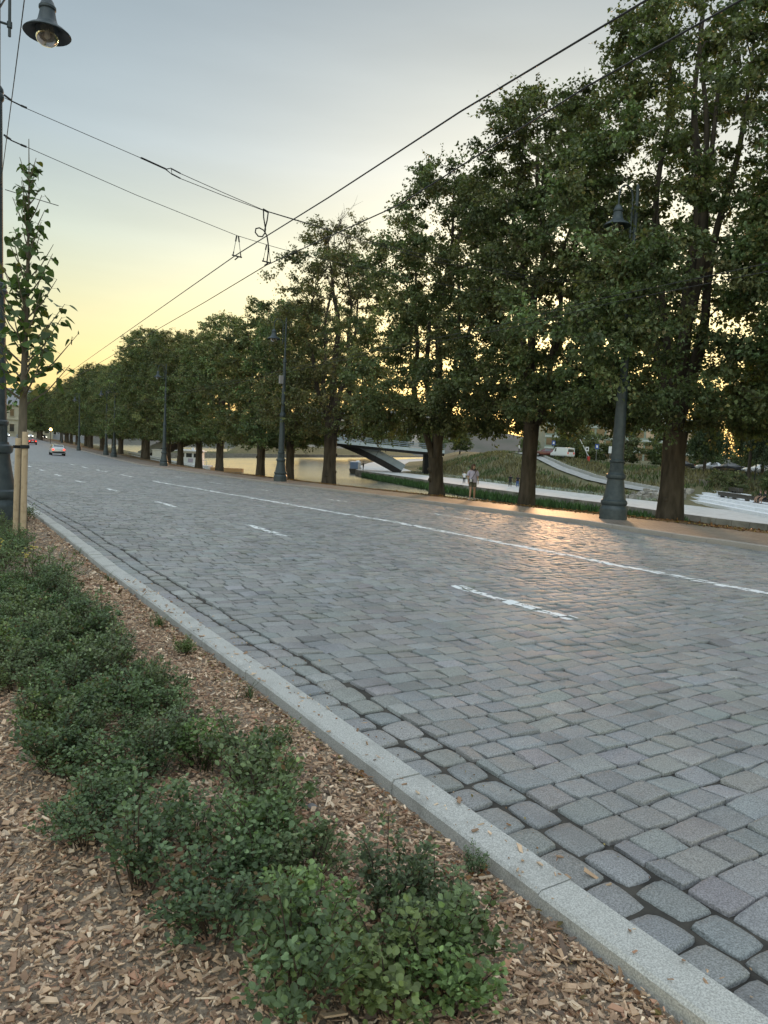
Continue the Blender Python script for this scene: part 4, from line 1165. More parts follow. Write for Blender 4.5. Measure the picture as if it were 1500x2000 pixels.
# ------------------------------------------------------------------ lamp posts
def make_lamp(label, loc, flip=1, box=False, near=True):
    n = 28 if near else 14
    t = empty('street_lamp', loc)
    tag(t, label, 'street lamp', 'tall old-style lamp posts along the street')
    m = M()
    m.lathe([(.43, -.3), (.43, .30), (.42, .36), (.385, .40), (.375, .44), (.40, .47), (.415, .53), (.40, .59), (.36, .62), (.345, .70), (.315, .86), (.285, 1.05), (.262, 1.22), (.262, 1.28), (.30, 1.31), (.315, 1.37), (.30, 1.43), (.245, 1.46), (.235, 1.5)], n)
    m.build('base', MAT['lampmetal'], t, True, 35)
    m = M()
    m.lathe([(.215, 1.49), (.21, 1.82)], n * 2, flute=.07, cap=False)
    m.lathe([(.21, 1.80), (.235, 1.83), (.235, 1.88), (.2, 1.91), (.158, 4.3)], n, cap=False)
    m.lathe([(.13, 4.3), (.125, 4.6), (.092, 7.7)], n)
    m.lathe([(.062, 7.7), (.05, 10.1), (.045, 10.25), (.06, 10.3), (.02, 10.42)], max(10, n // 2))
    m.build('shaft', MAT['lampmetal'], t, True, 35)
    for z, r in ((4.3, .158), (7.72, .095)):
        m = M(); m.lathe([(r, z - .14), (r * 1.25, z - .10), (r * 1.3, z - .05), (r * 1.12, z), (r * 1.22, z + .03), (r * 1.15, z + .08), (r * .8, z + .13)], n)
        m.build('collar', MAT['lampmetal'], t, True, 35)
    x0, x1 = -flip * .2, -flip * .82
    m = M()
    zb = 9.0
    pts = [(x0, 0, zb - .25), (x0, 0, zb + .9)]
    c = (x0 + x1) / 2; rr = abs(x1 - x0) / 2
    for a in np.linspace(0, PI, 9)[1:-1]:
        pts.append((c + (x0 - c) * math.cos(a), 0, zb + .92 + rr * math.sin(a) * 1.15))
    pts += [(x1, 0, zb + .88), (x1, 0, zb + .58)]
    m.tube(pts, .026, 8)
    for z in (zb - .05, zb + .65):
        m.tube([(0, 0, z), (x0, 0, z)], .022, 8); m.lathe([(.045, -.05), (.045, .05)], 10, (x0, 0, z))
    m.tube([(0, 0, zb + .1), (x0 * .5, 0, zb + .32), (x0, 0, zb + .5)], .016, 6)
    m.build('arm', MAT['lampmetal'], t, True, 40)
    m = M()
    m.lathe([(.40, -.012), (.415, .0), (.405, .015), (.33, .075), (.25, .125), (.195, .165), (.165, .23), (.145, .32), (.13, .41), (.15, .43), (.15, .47), (.13, .49), (.105, .56), (.06, .62)], n, (x1, 0, zb), cap=False)
    m.lathe([(.40, -.012), (.30, .04), (.215, .09), (.21, .1)], n, (x1, 0, zb - .004), cap=False)
    m.build('lamp_shade', MAT['lampmetal'], t, True, 40)
    m = M()
    m.lathe([(.205, .08), (.21, .0), (.2, -.08), (.165, -.15), (.10, -.195), (.03, -.21), (.001, -.212)], n, (x1, 0, zb), cap=False)
    m.build('lamp_bowl', MAT['bowl'], t, True, None)
    m = M(); m.lathe([(.03, .08), (.05, .0), (.05, -.06), (.02, -.09)], 10, (x1, 0, zb)); m.build('bulb', MAT['whitecloth'], t, True, None)
    if box:
        m = M(); m.box((-.24, -.08, 6.5), (.26, .2, .52), ch=.02); m.box((-.1, -.03, 6.35), (.16, .05, .04)); m.box((-.1, -.03, 6.65), (.16, .05, .04))
        m.build('control_box', MAT['greycloth'], t)
    return t
def lampz(x, y): return float(G(x, y)) + .11
make_lamp('nearest right-hand lamp post, with fluted green-grey base before the thickest tree', (19.13, 15.95, lampz(19, 16)))
make_lamp('second right-hand lamp post, with a small grey box on its shaft', (20.5, 44.1, lampz(20.5, 44)), box=True)
make_lamp('third right-hand lamp post, left of the white river kiosk', (22.55, 76.9, lampz(22.5, 77)), near=False)
make_lamp('fourth right-hand lamp post, right one of the far close-set pair', (24.8, 108.6, lampz(25, 108)), near=False)
make_lamp('fifth right-hand lamp post, left one of the far close-set pair', (25.75, 117.9, lampz(26, 118)), near=False)
make_lamp('distant lamp post beyond the silver car on the right pavement', (27.1, 146.0, lampz(27, 146)), near=False)
make_lamp('farthest lamp post seen on the right pavement, near the end of the street', (36.8, 222.0, lampz(37, 222)), near=False)
make_lamp('lamp post cut by the left edge of the view, beside the planting bed', (1.42, 15.6, -.02), flip=-1)

# ------------------------------------------------------------------ overhead wires
def wire(name, pts, r, lab, cat='wire', group=None, mat='wire', n=6, smooth=3):
    P = np.array(pts, float)
    if smooth and len(P) > 2:
        c = np.concatenate([[0], np.cumsum(np.linalg.norm(np.diff(P, axis=0), axis=1))]); q = np.linspace(0, c[-1], (len(P) - 1) * smooth + 1)
        P = np.stack([np.interp(q, c, P[:, i]) for i in range(3)], -1)
    m = M(); m.tube(P, r, n)
    o = m.build(name, MAT[mat], None, True, None)
    tag(o, lab, cat, group)
    return o
def catenary(a, b, sag, n=14):
    a = np.array(a); b = np.array(b); t = np.linspace(0, 1, n)
    P = a + (b - a) * t[:, None]; P[:, 2] -= sag * 4 * t * (1 - t)
    return P
zc = 5.7
wire('contact_wire', [(5.2, -6, zc + .06), (5.44, 4.6, zc), (5.52, 7.28, zc), (5.78, 11.04, zc), (6.02, 15.57, zc), (6.59, 22.35, zc), (7.98, 38.2, zc + .05), (10.3, 66, zc), (13.4, 96, zc - .3)], .0105, 'left one of two black trolley wires crossing the sky over the street', 'wire', 'trolley contact wires', smooth=0)
wire('contact_wire', [(5.9, -6, zc + .06), (6.07, 4.11, zc), (6.2, 5.93, zc), (6.84, 10.54, zc), (6.89, 16.0, zc), (7.38, 21.49, zc), (8.77, 38.0, zc + .05), (11.0, 66, zc), (14.1, 96, zc - .3)], .0105, 'right one of two black trolley wires crossing the sky over the street', 'wire', 'trolley contact wires', smooth=0)
for k, lab in ((0, 'lower of two thin trolley wires passing in front of the right-hand trees'), (.55, 'upper of two thin trolley wires passing in front of the right-hand trees')):
    wire('contact_wire', [(14.7 - k, 2, zc + .1), (14.83 - k, 8.9, zc), (15.15 - k, 13.1, zc), (16.08 - k, 17.9, zc), (17.0 - k, 30.0, zc), (18.3 - k, 44, zc - .1), (20.2 - k, 76, zc - .5), (23 - k, 108, zc - .9)], .008, lab, 'wire', 'trolley contact wires', smooth=0)
yS = 15.9
# upper span: insulator, wire, split yoke, twin wires on to the far post
wire('span_wire', [(1.58, yS, 7.77), (1.86, yS, 7.70), (4.05, yS, 7.31)], .006, 'upper span wire running from the left lamp post to the triangular yoke', 'wire', 'span wires across the street', smooth=0)
m = M(); m.tube([(4.04, yS, 7.315), (4.55, yS, 7.215)], .016, 6); m.tube([(4.05, yS - .03, 7.315), (4.55, yS - .03, 7.215)], .008, 6)
m.tube([(4.55, yS, 7.21), (4.66, yS, 7.26), (4.68, yS, 7.14), (4.55, yS, 7.21)], .012, 6)
for z in (7.25, 7.15):
    m.tube([(4.67, yS, z), (4.86, yS, z - .05)], .014, 6)
tag(m.build('wire_yoke', MAT['darkmetal'], None, True, 40), 'black turnbuckle with triangular yoke on the upper span wire', 'yoke')
for dz, lab in ((.05, 'upper strand of the twin span wire from yoke to right lamp post'), (-.05, 'lower strand of the twin span wire from yoke to right lamp post')):
    wire('span_wire', [(4.85, yS, 7.15 + dz), (5.8, yS, 6.99 + dz * .6), (6.74, yS, 6.85 + dz * .08), (9.2, yS, 6.70 + dz * .3), (11.5, yS, 6.62 + dz), (15.5, yS, 6.75 + dz * .6), (19.05, yS, 7.2 + dz * .4)], .007, lab, 'wire', 'span wires across the street', smooth=0)
wire('span_wire', [(1.59, yS, 7.07), (4.0, yS + .05, 6.58), (6.16, yS + .05, 6.2), (6.95, yS + .05, 6.13), (7.86, yS + .05, 6.07), (12, yS + .03, 6.05), (19.02, yS, 6.4)], .006, 'lower span wire running from the left lamp post above the trolley wires', 'wire', 'span wires across the street', smooth=0)
for z, lab in ((7.77, 'upper dark strain insulator on the left lamp post'), (7.07, 'lower dark strain insulator on the left lamp post')):
    m = M(); m.tube([(1.56, yS - .1, z + .01), (1.68, yS - .03, z - .02)], .018, 6)
    for o_ in (-.014, .014): m.tube([(1.68, yS + o_, z - .02), (1.86, yS + o_, z - .06)], .007, 6)
    m.tube([(1.85, yS, z - .058), (1.95, yS, z - .075)], .02, 8)
    tag(m.build('insulator', MAT['darkmetal'], None, True, 40), lab, 'insulator', 'strain insulators on the left lamp post')
def hanger(x, y, ztop, zbot, lab, span=.09):
    m = M()
    for s in (-1, 1):
        a = np.array([x + s * .02, y, ztop]); b = np.array([x + s * span, y, zbot + .07])
        m.tube([a, a + (b - a) * .3], .017, 6); m.tube([a + (b - a) * .28, a + (b - a) * .85], .006, 5); m.tube([a + (b - a) * .82, b], .013, 6)
    m.tube([(x - span - .03, y - .02, zbot + .06), (x + span + .03, y + .02, zbot + .06)], .016, 6)
    m.tube([(x - .02, y - .16, zbot + .02), (x + .02, y + .16, zbot + .02)], .014, 6)
    tag(m.build('wire_hanger', MAT['darkmetal'], None, True, 40), lab, 'hanger', 'hangers holding the trolley wires')
hanger(6.17, yS + .05, 6.2, zc, 'left V-shaped hanger holding the left trolley wire')
hanger(6.88, yS + .05, 6.13, zc, 'right V-shaped hanger holding the right trolley wire, beside the looped cable')
m = M()
m.tube([(6.72, yS, 6.87), (6.86, yS, 6.83)], .022, 6)
m.tube([(6.735, yS, 6.84), (6.745, yS, 6.70), (6.80, yS, 6.45), (6.79, yS, 6.37), (6.72, yS - .02, 6.27), (6.62, yS - .03, 6.26), (6.55, yS - .02, 6.33), (6.57, yS, 6.42), (6.66, yS + .02, 6.46), (6.77, yS + .03, 6.43), (6.85, yS + .03, 6.33), (6.895, yS + .04, 6.15), (6.90, yS + .04, 5.95), (6.88, yS + .05, 5.74)], .015, 8)
m.tube([(6.85, yS, 6.83), (6.83, yS, 6.65), (6.79, yS + .02, 6.44)], .015, 8)
tag(m.build('feeder_cable', MAT['black'], None, True, 60), 'thick black feeder cable with a loop hanging between span wire and trolley wire', 'cable')
wire('stay_wire', [(.45, -1.0, 6.66), (1.11, 9.32, 6.32), (1.5, 15.75, 6.1)], .006, 'steep thin wire dropping beside the left lamp post', 'wire')
wire('bracket_wire', [(1.58, 15.75, 6.1), (2.5, 15.8, 6.02)], .007, 'short thin wire from the left lamp post into the young tree', 'wire')
wire('span_wire', catenary((2.0 + B(58), 58.5, 7.4), (21, 58.5, 7.0), .9), .009, 'far span wire over the street behind the young tree', 'wire', 'span wires across the street')

# ------------------------------------------------------------------ cars
def make_car(label, loc, rz, paint, kind='saloon', tail=None, head=None, s=1.0):
    t = empty('parked_car' if tail is None and head is None else 'car', loc, rz); t.scale = (s, s, s)
    tag(t, label, 'van' if kind == 'van' else 'car')
    if kind == 'van':
        st = [(-2.4, .45, .95, 1.0, .86, .8), (-2.36, .35, 1.05, 1.86, .93, .8), (-1.2, .3, 1.06, 1.95, .95, .82), (.6, .3, 1.06, 1.95, .95, .82), (1.15, .3, 1.04, 1.85, .95, .78), (1.75, .3, 1.0, 1.1, .94, .8), (2.3, .34, .82, .9, .9, .74), (2.45, .45, .6, .64, .8, .7)]
    elif kind == 'wagon':
        st = [(-2.3, .42, .82, .88, .8, .7), (-2.24, .3, .93, 1.0, .87, .72), (-1.85, .27, .95, 1.40, .9, .62), (-.6, .25, .94, 1.47, .91, .64), (.3, .25, .92, 1.43, .91, .62), (1.0, .25, .9, .98, .9, .7), (1.85, .27, .82, .88, .88, .7), (2.25, .36, .64, .68, .78, .66)]
    else:
        st = [(-2.3, .42, .86, .92, .8, .7), (-2.22, .3, .95, 1.0, .87, .72), (-1.6, .27, .96, 1.03, .9, .7), (-.95, .25, .95, 1.40, .91, .58), (.2, .25, .93, 1.43, .91, .6), (.95, .25, .91, .98, .9, .7), (1.85, .27, .82, .88, .88, .7), (2.25, .36, .64, .68, .78, .66)]
    rings = []
    for x, zb, zt, zr, w, wr in st:
        rings.append([(x, -w * .85, zb), (x, w * .85, zb), (x, w, zb + .16), (x, w * 1.0, (zb + zt) / 2), (x, w * .97, zt), (x, wr, zr), (x, -wr, zr), (x, -w * .97, zt), (x, -w * 1.0, (zb + zt) / 2), (x, -w, zb + .16)])
    m = M(); m.loft(rings); b = m.build('body', paint, t, True, 28)
    g = M()
    P = [np.array(r) for r in rings]
    hi = [i for i, q in enumerate(st) if q[3] - q[2] > .25]
    for sgn in (4, 7):
        o5 = 5 if sgn == 4 else 6
        for a, c in zip(hi[:-1], hi[1:]):
            if kind == 'van' and a < hi[-2]: continue
            A0, A1, C0, C1 = P[a][sgn], P[a][o5], P[c][sgn], P[c][o5]
            f = lambda u, v: A0 * (1 - u) * (1 - v) + C0 * u * (1 - v) + A1 * (1 - u) * v + C1 * u * v
            off = np.array([0, .012 * (1 if sgn == 4 else -1), .004])
            g.quad(*(f(u, v) + off for u, v in ((.05, .1), (.95, .1), (.95, .85), (.05, .85))))
    def pane(i, j, e):
        a, b_, c, d = P[i][7], P[i][4], P[j][5], P[j][6]
        f = lambda u, v: (a * (1 - u) + b_ * u) * (1 - v) + (d * (1 - u) + c * u) * v
        g.quad(*(f(u, v) + np.array(e) for u, v in ((.1, .12), (.9, .12), (.92, .88), (.08, .88))))
    pane(hi[0] - 1, hi[0], (-.02, 0, .012)) if kind != 'van' else g.quad((-2.425, -.7, 1.15), (-2.425, .7, 1.15), (-2.40, .62, 1.65), (-2.40, -.62, 1.65))
    pane(hi[-1] + 1, hi[-1], (.02, 0, .015))
    g.build('window', MAT['glass'], t)
    for x in (-1.35, 1.4):
        for y in (-1, 1):
            w = M()
            for r0, dx in ((.32, 0),):
                V = []
                prof = [(.2, -.1), (.30, -.1), (.32, -.07), (.32, .07), (.30, .1), (.2, .1)]
                n = 18
                for r, yy in prof:
                    for k in range(n): V.append((x + r * math.cos(2 * PI * k / n), y * .80 + yy, .32 + r * math.sin(2 * PI * k / n)))
                F = [(i * n + k, i * n + (k + 1) % n, (i + 1) * n + (k + 1) % n, (i + 1) * n + k) for i in range(5) for k in range(n)]
                w.add(V, F)
            wo = w.build('wheel', MAT['black'], t, True, 40)
            r_ = M(); n = 14
            V = [(x + .2 * math.cos(2 * PI * k / n), y * .86, .32 + .2 * math.sin(2 * PI * k / n)) for k in range(n)] + [(x, y * .89, .32)]
            r_.add(V, [(k, (k + 1) % n, n) for k in range(n)]); r_.build('rim', MAT['rim'], wo)
    lz = .98 if kind == 'van' else .86
    for y in (-1, 1):
        q = M(); q.box((-2.29 if kind != 'van' else -2.39, y * .66, lz - .05), (.1, .24, .2 if kind != 'van' else .34), ch=.02); q.build('tail_light', MAT['taillight'] if tail else MAT['taillight_dim'], t)
        q = M(); q.box((2.14 if kind != 'van' else 2.3, y * .62, .68 if kind != 'van' else .78), (.16, .28, .13), ch=.02); q.build('head_light', MAT['headlight'] if head else MAT['rim'], t)
    q = M(); q.box((-2.31 if kind != 'van' else -2.42, 0, .7), (.03, .5, .12)); q.build('number_plate', MAT['plate'], t)
    q = M(); q.box((-2.28, 0, .45), (.14, 1.5, .16), ch=.03); q.box((2.22, 0, .42), (.12, 1.4, .16), ch=.03); q.build('bumper', MAT['black'], t)
    if tail == 'brake':
        q = M(); q.box((-1.95, 0, 1.04), (.04, .3, .05)); q.build('brake_light', MAT['taillight'], t)
    return t
def road_dir(y): return math.atan2(1.0, float(B(y + 4) - B(y - 4)) / 8)
make_car('silver estate car driving away in the right lane', (17.3, 108.0, float(G(17.3, 108)) + .0), road_dir(108) + .02, MAT['silver'], 'wagon', tail='on')
make_car('dark red car with bright brake lights farther down the street', (24.7, 187.3, float(G(24, 187))), road_dir(187), MAT['carred'], 'saloon', tail='brake')
for x, y, p, lab in [(31.6, 306, 'carwhite', 'white car with lit headlights, leftmost at the far end of the street'), (36.0, 304, 'carblue', 'blue-grey car with lit headlights at the far end of the street'), (40.2, 312, 'carwhite', 'white car just left of the amber traffic signal'), (43.2, 300, 'cardark', 'dark car under the amber traffic signal')]:
    make_car(lab, (x, y, float(G(x, y))), road_dir(y) + PI + .15, MAT[p], 'saloon', head='on')
def st_z(x, y): return float(rbz(x, y)) + .2
make_car('white van parked on the street across the river', (101.0, 96.8, st_z(101, 96.8)), 1.45, MAT['carwhite'], 'van')
make_car('red car parked beside the white van across the river', (100.6, 100.4, st_z(100.6, 100.4)), 2.2, MAT['carred'])
for x, y, rz, p, lab in [(102.5, 73.5, 2.4, 'cardark', 'black car parked behind the thickest tree trunk, across the river'), (104.5, 69.2, 2.3, 'silver', 'silver car parked between dark cars across the river'), (104.2, 66.2, 2.4, 'cardark', 'black car parked next to the silver one across the river'),
                         (105.2, 61.8, 2.4, 'carwhite', 'white car parked behind the drooping trees across the river'), (104.8, 59.6, 2.3, 'silver', 'pale car right of the white one behind the drooping trees'), (102.6, 56.2, 2.5, 'carblue', 'blue car parked at the right, across the river')]:
    make_car(lab, (x, y, st_z(x, y)), rz, MAT[p], 'wagon' if p == 'carblue' else 'saloon')

# ------------------------------------------------------------------ people
def skin_mesh(name, joints, edges, mat, parent, sub=2):
    """joints: list of (pos, radius); grown with the skin modifier and baked to one mesh"""
    me = bpy.data.meshes.new(name); me.from_pydata([j[0] for j in joints], edges, [])
    o = bpy.data.objects.new(name, me); COL.objects.link(o)
    sm = o.modifiers.new('skin', 'SKIN'); sm.use_smooth_shade = True
    for i, j in enumerate(joints):
        r = j[1]; me.skin_vertices[0].data[i].radius = (r, r) if np.isscalar(r) else r
    me.skin_vertices[0].data[0].use_root = True
    ss = o.modifiers.new('sub', 'SUBSURF'); ss.levels = sub; ss.render_levels = sub
    dg = bpy.context.evaluated_depsgraph_get()
    me2 = bpy.data.meshes.new_from_object(o.evaluated_get(dg))
    bpy.data.objects.remove(o, do_unlink=True)
    me2.name = name; me2.materials.clear(); me2.materials.append(mat)
    return link(bpy.data.objects.new(name, me2), parent)
def person(label, loc, rz, h=1.7, shirt='lilac', shorts='striped', hair='hair', long_hair=False, seated=False, trousers=False, stride=.12, fingers=False, yaw_head=0.0):
    t = empty('person', loc, rz); k = h / 1.72; t.scale = (k, k, k)
    tag(t, label, 'person')
    # local frame: facing -y, x to the person's left
    if seated:
        pz = .52; hip = [(-.1, 0, pz), (.1, 0, pz)]; knee = [(-.13, -.44, pz + .02), (.14, -.46, pz + .02)]; ank = [(-.12, -.48, .09), (.2, -.40, .09)]; dz = pz - .95
    else:
        pz = .95; hip = [(-.09, 0, .92), (.09, 0, .92)]; knee = [(-.11, -.02 - stride * .4, .50), (.12, .04, .50)]; ank = [(-.13, -stride * .5, .085), (.15, stride, .095)]; dz = 0
    J = [((0, 0, pz), (.135, .10)), ((0, .01, pz + .16), (.115, .085)), ((0, .0, pz + .36), (.14, .095)), ((0, .01, pz + .48), (.09, .07)), ((0, 0, pz + .56), .05), ((0, -.01, pz + .63), (.07, .078)), ((0, -.015, pz + .71), (.078, .09)), ((0, -.005, pz + .77), (.05, .06))]
    E = [(0, 1), (1, 2), (2, 3), (3, 4), (4, 5), (5, 6), (6, 7)]
    fing = []
    for s in (-1, 1):
        b = len(J)
        sh = (s * .175, .01, pz + .46); el = (s * .245, .04, pz + .2); wr = (s * .25, -.05, pz - .02); ha = (s * .25, -.075, pz - .09)
        if seated: el = (s * .25, -.1, pz + .2); wr = (s * .14, -.3, pz + .12); ha = (s * .1, -.36, pz + .1)
        J += [(sh, .05), (el, .038), (wr, .026), (ha, (.018, .034))]
        E += [(3, b), (b, b + 1), (b + 1, b + 2), (b + 2, b + 3)]
        if fingers:
            H = np.array(ha)
            for f in range(4):
                f0 = H + np.array([0, -.03 + .02 * f, -.03]); c = len(J)
                ln = (.055, .065, .06, .045)[f]
                J += [(tuple(f0), .009), (tuple(f0 + np.array([-s * .006, -.004, -ln * .55])), .0085), (tuple(f0 + np.array([-s * .02, -.006, -ln])), .007)]
                E += [(b + 3, c), (c, c + 1), (c + 1, c + 2)]
            c = len(J); f0 = H + np.array([-s * .01, -.045, .015])
            J += [(tuple(f0), .011), (tuple(f0 + np.array([-s * .01, -.02, -.04])), .009)]
            E += [(b + 3, c), (c, c + 1)]
    for i, s in enumerate((-1, 1)):
        b = len(J)
        a = np.array(ank[i]); toe = a + np.array([s * .02, -.14, -.045]); heel = a + np.array([0, .05, -.04])
        J += [(hip[i], .085), (tuple((np.array(hip[i]) + np.array(knee[i])) / 2), .075), (knee[i], .054), (tuple(np.array(knee[i]) * .6 + a * .4), .055), (tuple(a), .034), (tuple(toe), (.032, .024))]
        E += [(0, b), (b, b + 1), (b + 1, b + 2), (b + 2, b + 3), (b + 3, b + 4), (b + 4, b + 5)]
    body = skin_mesh('body', J, E, MAT['skin'], t)
    # face
    hz = pz + .68; ca, sa = math.cos(yaw_head), math.sin(yaw_head)
    def hp(x, y, z): return (x * ca - y * sa, x * sa + y * ca, z)
    f = M()
    for s in (-1, 1):
        c = hp(s * .032, -.098, hz + .02); f.lathe([(.004, -.008), (.010, 0), (.004, .008)], 6, c)
    f.build('eyes', MAT['blackcloth'], t)
    f = M(); f.loft([[hp(-.012, -.098, hz - .03), hp(.012, -.098, hz - .03), hp(0, -.125, hz - .022)], [hp(-.006, -.1, hz + .02), hp(.006, -.1, hz + .02), hp(0, -.106, hz + .02)]])
    f.build('nose', MAT['skin'], t)
    f = M(); c = hp(0, -.094, hz - .055); f.box(c, (.045, .012, .012), yaw_head); f.build('mouth', MAT['signred'], t)
    # hair: a cap plus falling length
    m = M(); rings = []
    for i, (z, rx, ry, oy) in enumerate([(pz + .83, .02, .02, .01), (pz + .815, .065, .07, .01), (pz + .78, .088, .10, .012), (pz + .72, .098, .108, .018), (pz + .66, .097, .085, .045), (pz + .60, .095, .07, .06)] + ([(pz + .50, .125, .06, .085), (pz + .38, .14, .05, .105), (pz + .25, .12, .04, .11), (pz + .17, .05, .02, .11)] if long_hair else [(pz + .57, .06, .04, .06)])):
        rings.append([hp(rx * math.cos(2 * PI * q / 14), oy + ry * math.sin(2 * PI * q / 14), z) if z > pz + .55 else (rx * math.cos(2 * PI * q / 14), oy + ry * math.sin(2 * PI * q / 14), z) for q in range(14)])
    m.loft(rings); m.build('hair', MAT[hair], t, True, None)
    # shirt: body plus sleeves, one loose tube
    m = M(); rings = []
    bot = -.02 if not seated else .0
    for z, rx, ry, oy in [(pz + bot - .06, .195, .145, 0), (pz + .05, .185, .14, 0), (pz + .2, .17, .13, .0), (pz + .34, .18, .13, 0), (pz + .44, .175, .11, .005), (pz + .495, .12, .085, .01), (pz + .525, .07, .065, .008)]:
        rings.append([(rx * math.copysign(abs(math.cos(a)) ** .8, math.cos(a)), oy + ry * math.copysign(abs(math.sin(a)) ** .8, math.sin(a)), z + .006 * math.sin(3 * a + z * 20)) for a in np.linspace(0, 2 * PI, 18, endpoint=False)])
    m.loft(rings, cap=False)
    for s in (-1, 1):
        if seated: m.tube([(s * .13, .01, pz + .465), (s * .2, 0, pz + .40), (s * .25, -.06, pz + .25)], [.075, .078, .07], 10, cap=False)
        else: m.tube([(s * .13, .01, pz + .465), (s * .21, .02, pz + .40), (s * .25, .035, pz + .24)], [.072, .08, .078], 10, cap=False)
    m.build('shirt', MAT[shirt], t, True, None)
    m = M()
    m.lathe([(.165, pz - .09), (.17, pz - .03), (.16, pz + .06)], 16, cap=False); m.v = [(a, b * .8, c) for a, b, c in m.v]
    for i in (0, 1):
        hp_, kn = np.array(hip[i]), np.array(knee[i]); an = np.array(ank[i])
        e = hp_ + (kn - hp_) * .62
        if trousers: m.tube([hp_ + np.array([0, 0, .03]), hp_ + (kn - hp_) * .5, kn, (kn + an) / 2, an + np.array([0, 0, .03])], [.112, .095, .075, .068, .06], 12, cap=False)
        else: m.tube([hp_ + np.array([0, 0, .03]), hp_ + (kn - hp_) * .35, e], [.115, .108, .108], 12, cap=False)
    m.build('trousers' if trousers else 'shorts', MAT[shorts], t, True, None)
    m = M()
    for i, s in enumerate((-1, 1)):
        a = np.array(ank[i]); m.box((a[0] + s * .01, a[1] - .045, a[2] - .068), (.085, .25, .03), -s * .12, ch=.02); m.box((a[0] + s * .01, a[1] - .09, a[2] - .03), (.09, .06, .06), -s * .12, ch=.015)
    m.build('shoes', MAT['greycloth' if fingers else 'blackcloth'], t)
    return t
wx, wy = 21.35, 25.72
wz = float(G(wx, wy)) + .112
wr = -.65 + .25
person('young woman in lilac T-shirt and striped shorts walking on the pavement between two trees', (wx, wy, wz), wr, 1.58, long_hair=True, fingers=True, yaw_head=.9)
def wloc(p):
    k = 1.58 / 1.72; c, s = math.cos(wr), math.sin(wr); x, y, z = [q * k for q in p]
    return (wx + x * c - y * s, wy + x * s + y * c, wz + z)
m = M(); m.tube([wloc(p) for p in [(.13, .06, 1.42), (.12, -.07, 1.45), (.03, -.155, 1.28), (-.1, -.17, 1.08), (-.16, -.165, .98)]], .010, 6)
c = wloc((-.155, -.19, .95)); m.box(c, (.2, .07, .15), wr, ch=.02)
bag = m.build('shoulder_bag', MAT['blackcloth']); tag(bag, 'small black and white shoulder bag at the walking woman\'s hip', 'bag')
m = M(); c2 = wloc((-.17, -.232, .965)); m.box(c2, (.11, .012, .12), wr, ch=.015); m.build('flap', MAT['whitecloth'], bag)
m = M(); pts = [wloc((.085 * math.cos(a) , -.02 - .105 * math.sin(a), 1.50 - .03 * math.sin(a))) for a in np.linspace(-.3, PI + .3, 12)]
m.tube(pts, [.02] + [.026] * 10 + [.02], 8)
tag(m.build('headphones', MAT['blackcloth'], None, True, None), 'black headphones round the walking woman\'s neck', 'headphones')

pl = -2.84
person('person in white top on the far promenade, left one of a pair', (71.0, 87.6, pl), -.5, 1.72, 'whitecloth', 'blackcloth', trousers=True)
person('person in grey on the far promenade, right one of a pair', (71.7, 86.9, pl), -.4, 1.68, 'greycloth', 'greycloth', trousers=True)
person('person in black by the straight tree trunk, left of a far promenade pair', (74.1, 80.8, pl), 2.4, 1.75, 'blackcloth', 'blackcloth', trousers=True)
person('person in dark clothes by the straight tree trunk, right of a far promenade pair', (74.8, 80.0, pl), 2.6, 1.7, 'blackcloth', 'bluecloth', trousers=True)
person('person in a blue top on the sloping path, left of the near lamp post', (84.9, 71.6, float(rbz(84.9, 71.6)) + .22), 2.2, 1.72, 'bluecloth', 'bluecloth', trousers=True)
person('person in a pale top at the upper end of the sloping path', (103.4, 110.8, float(rbz(103.4, 110.8)) + .22), .5, 1.72, 'whitecloth', 'blackcloth', trousers=True)
for l, lab, sh_ in ((15.4, 'left one of two people in black sitting at the white steps', 'blackcloth'), (16.5, 'right one of two people in black sitting at the white steps', 'blackcloth')):
    p = A_ + d_ * l + n_ * 2.72
    person(lab, (p[0], p[1], -1.95 + .03), math.atan2(d_[1], d_[0]) + (PI if n_ @ np.array([-d_[1], d_[0]]) < 0 else 0), 1.72, sh_, 'blackcloth', seated=True)
person('person in light clothes standing behind the tree that forks low', (25.15, 33.35, tz(25, 33)), -.6, 1.62, 'greycloth', 'greycloth', trousers=True)
person('person standing at the tip of the far promenade by the moored boat', (77.6, 128.0, pl), .5, 1.75, 'blackcloth', 'blackcloth', trousers=True)

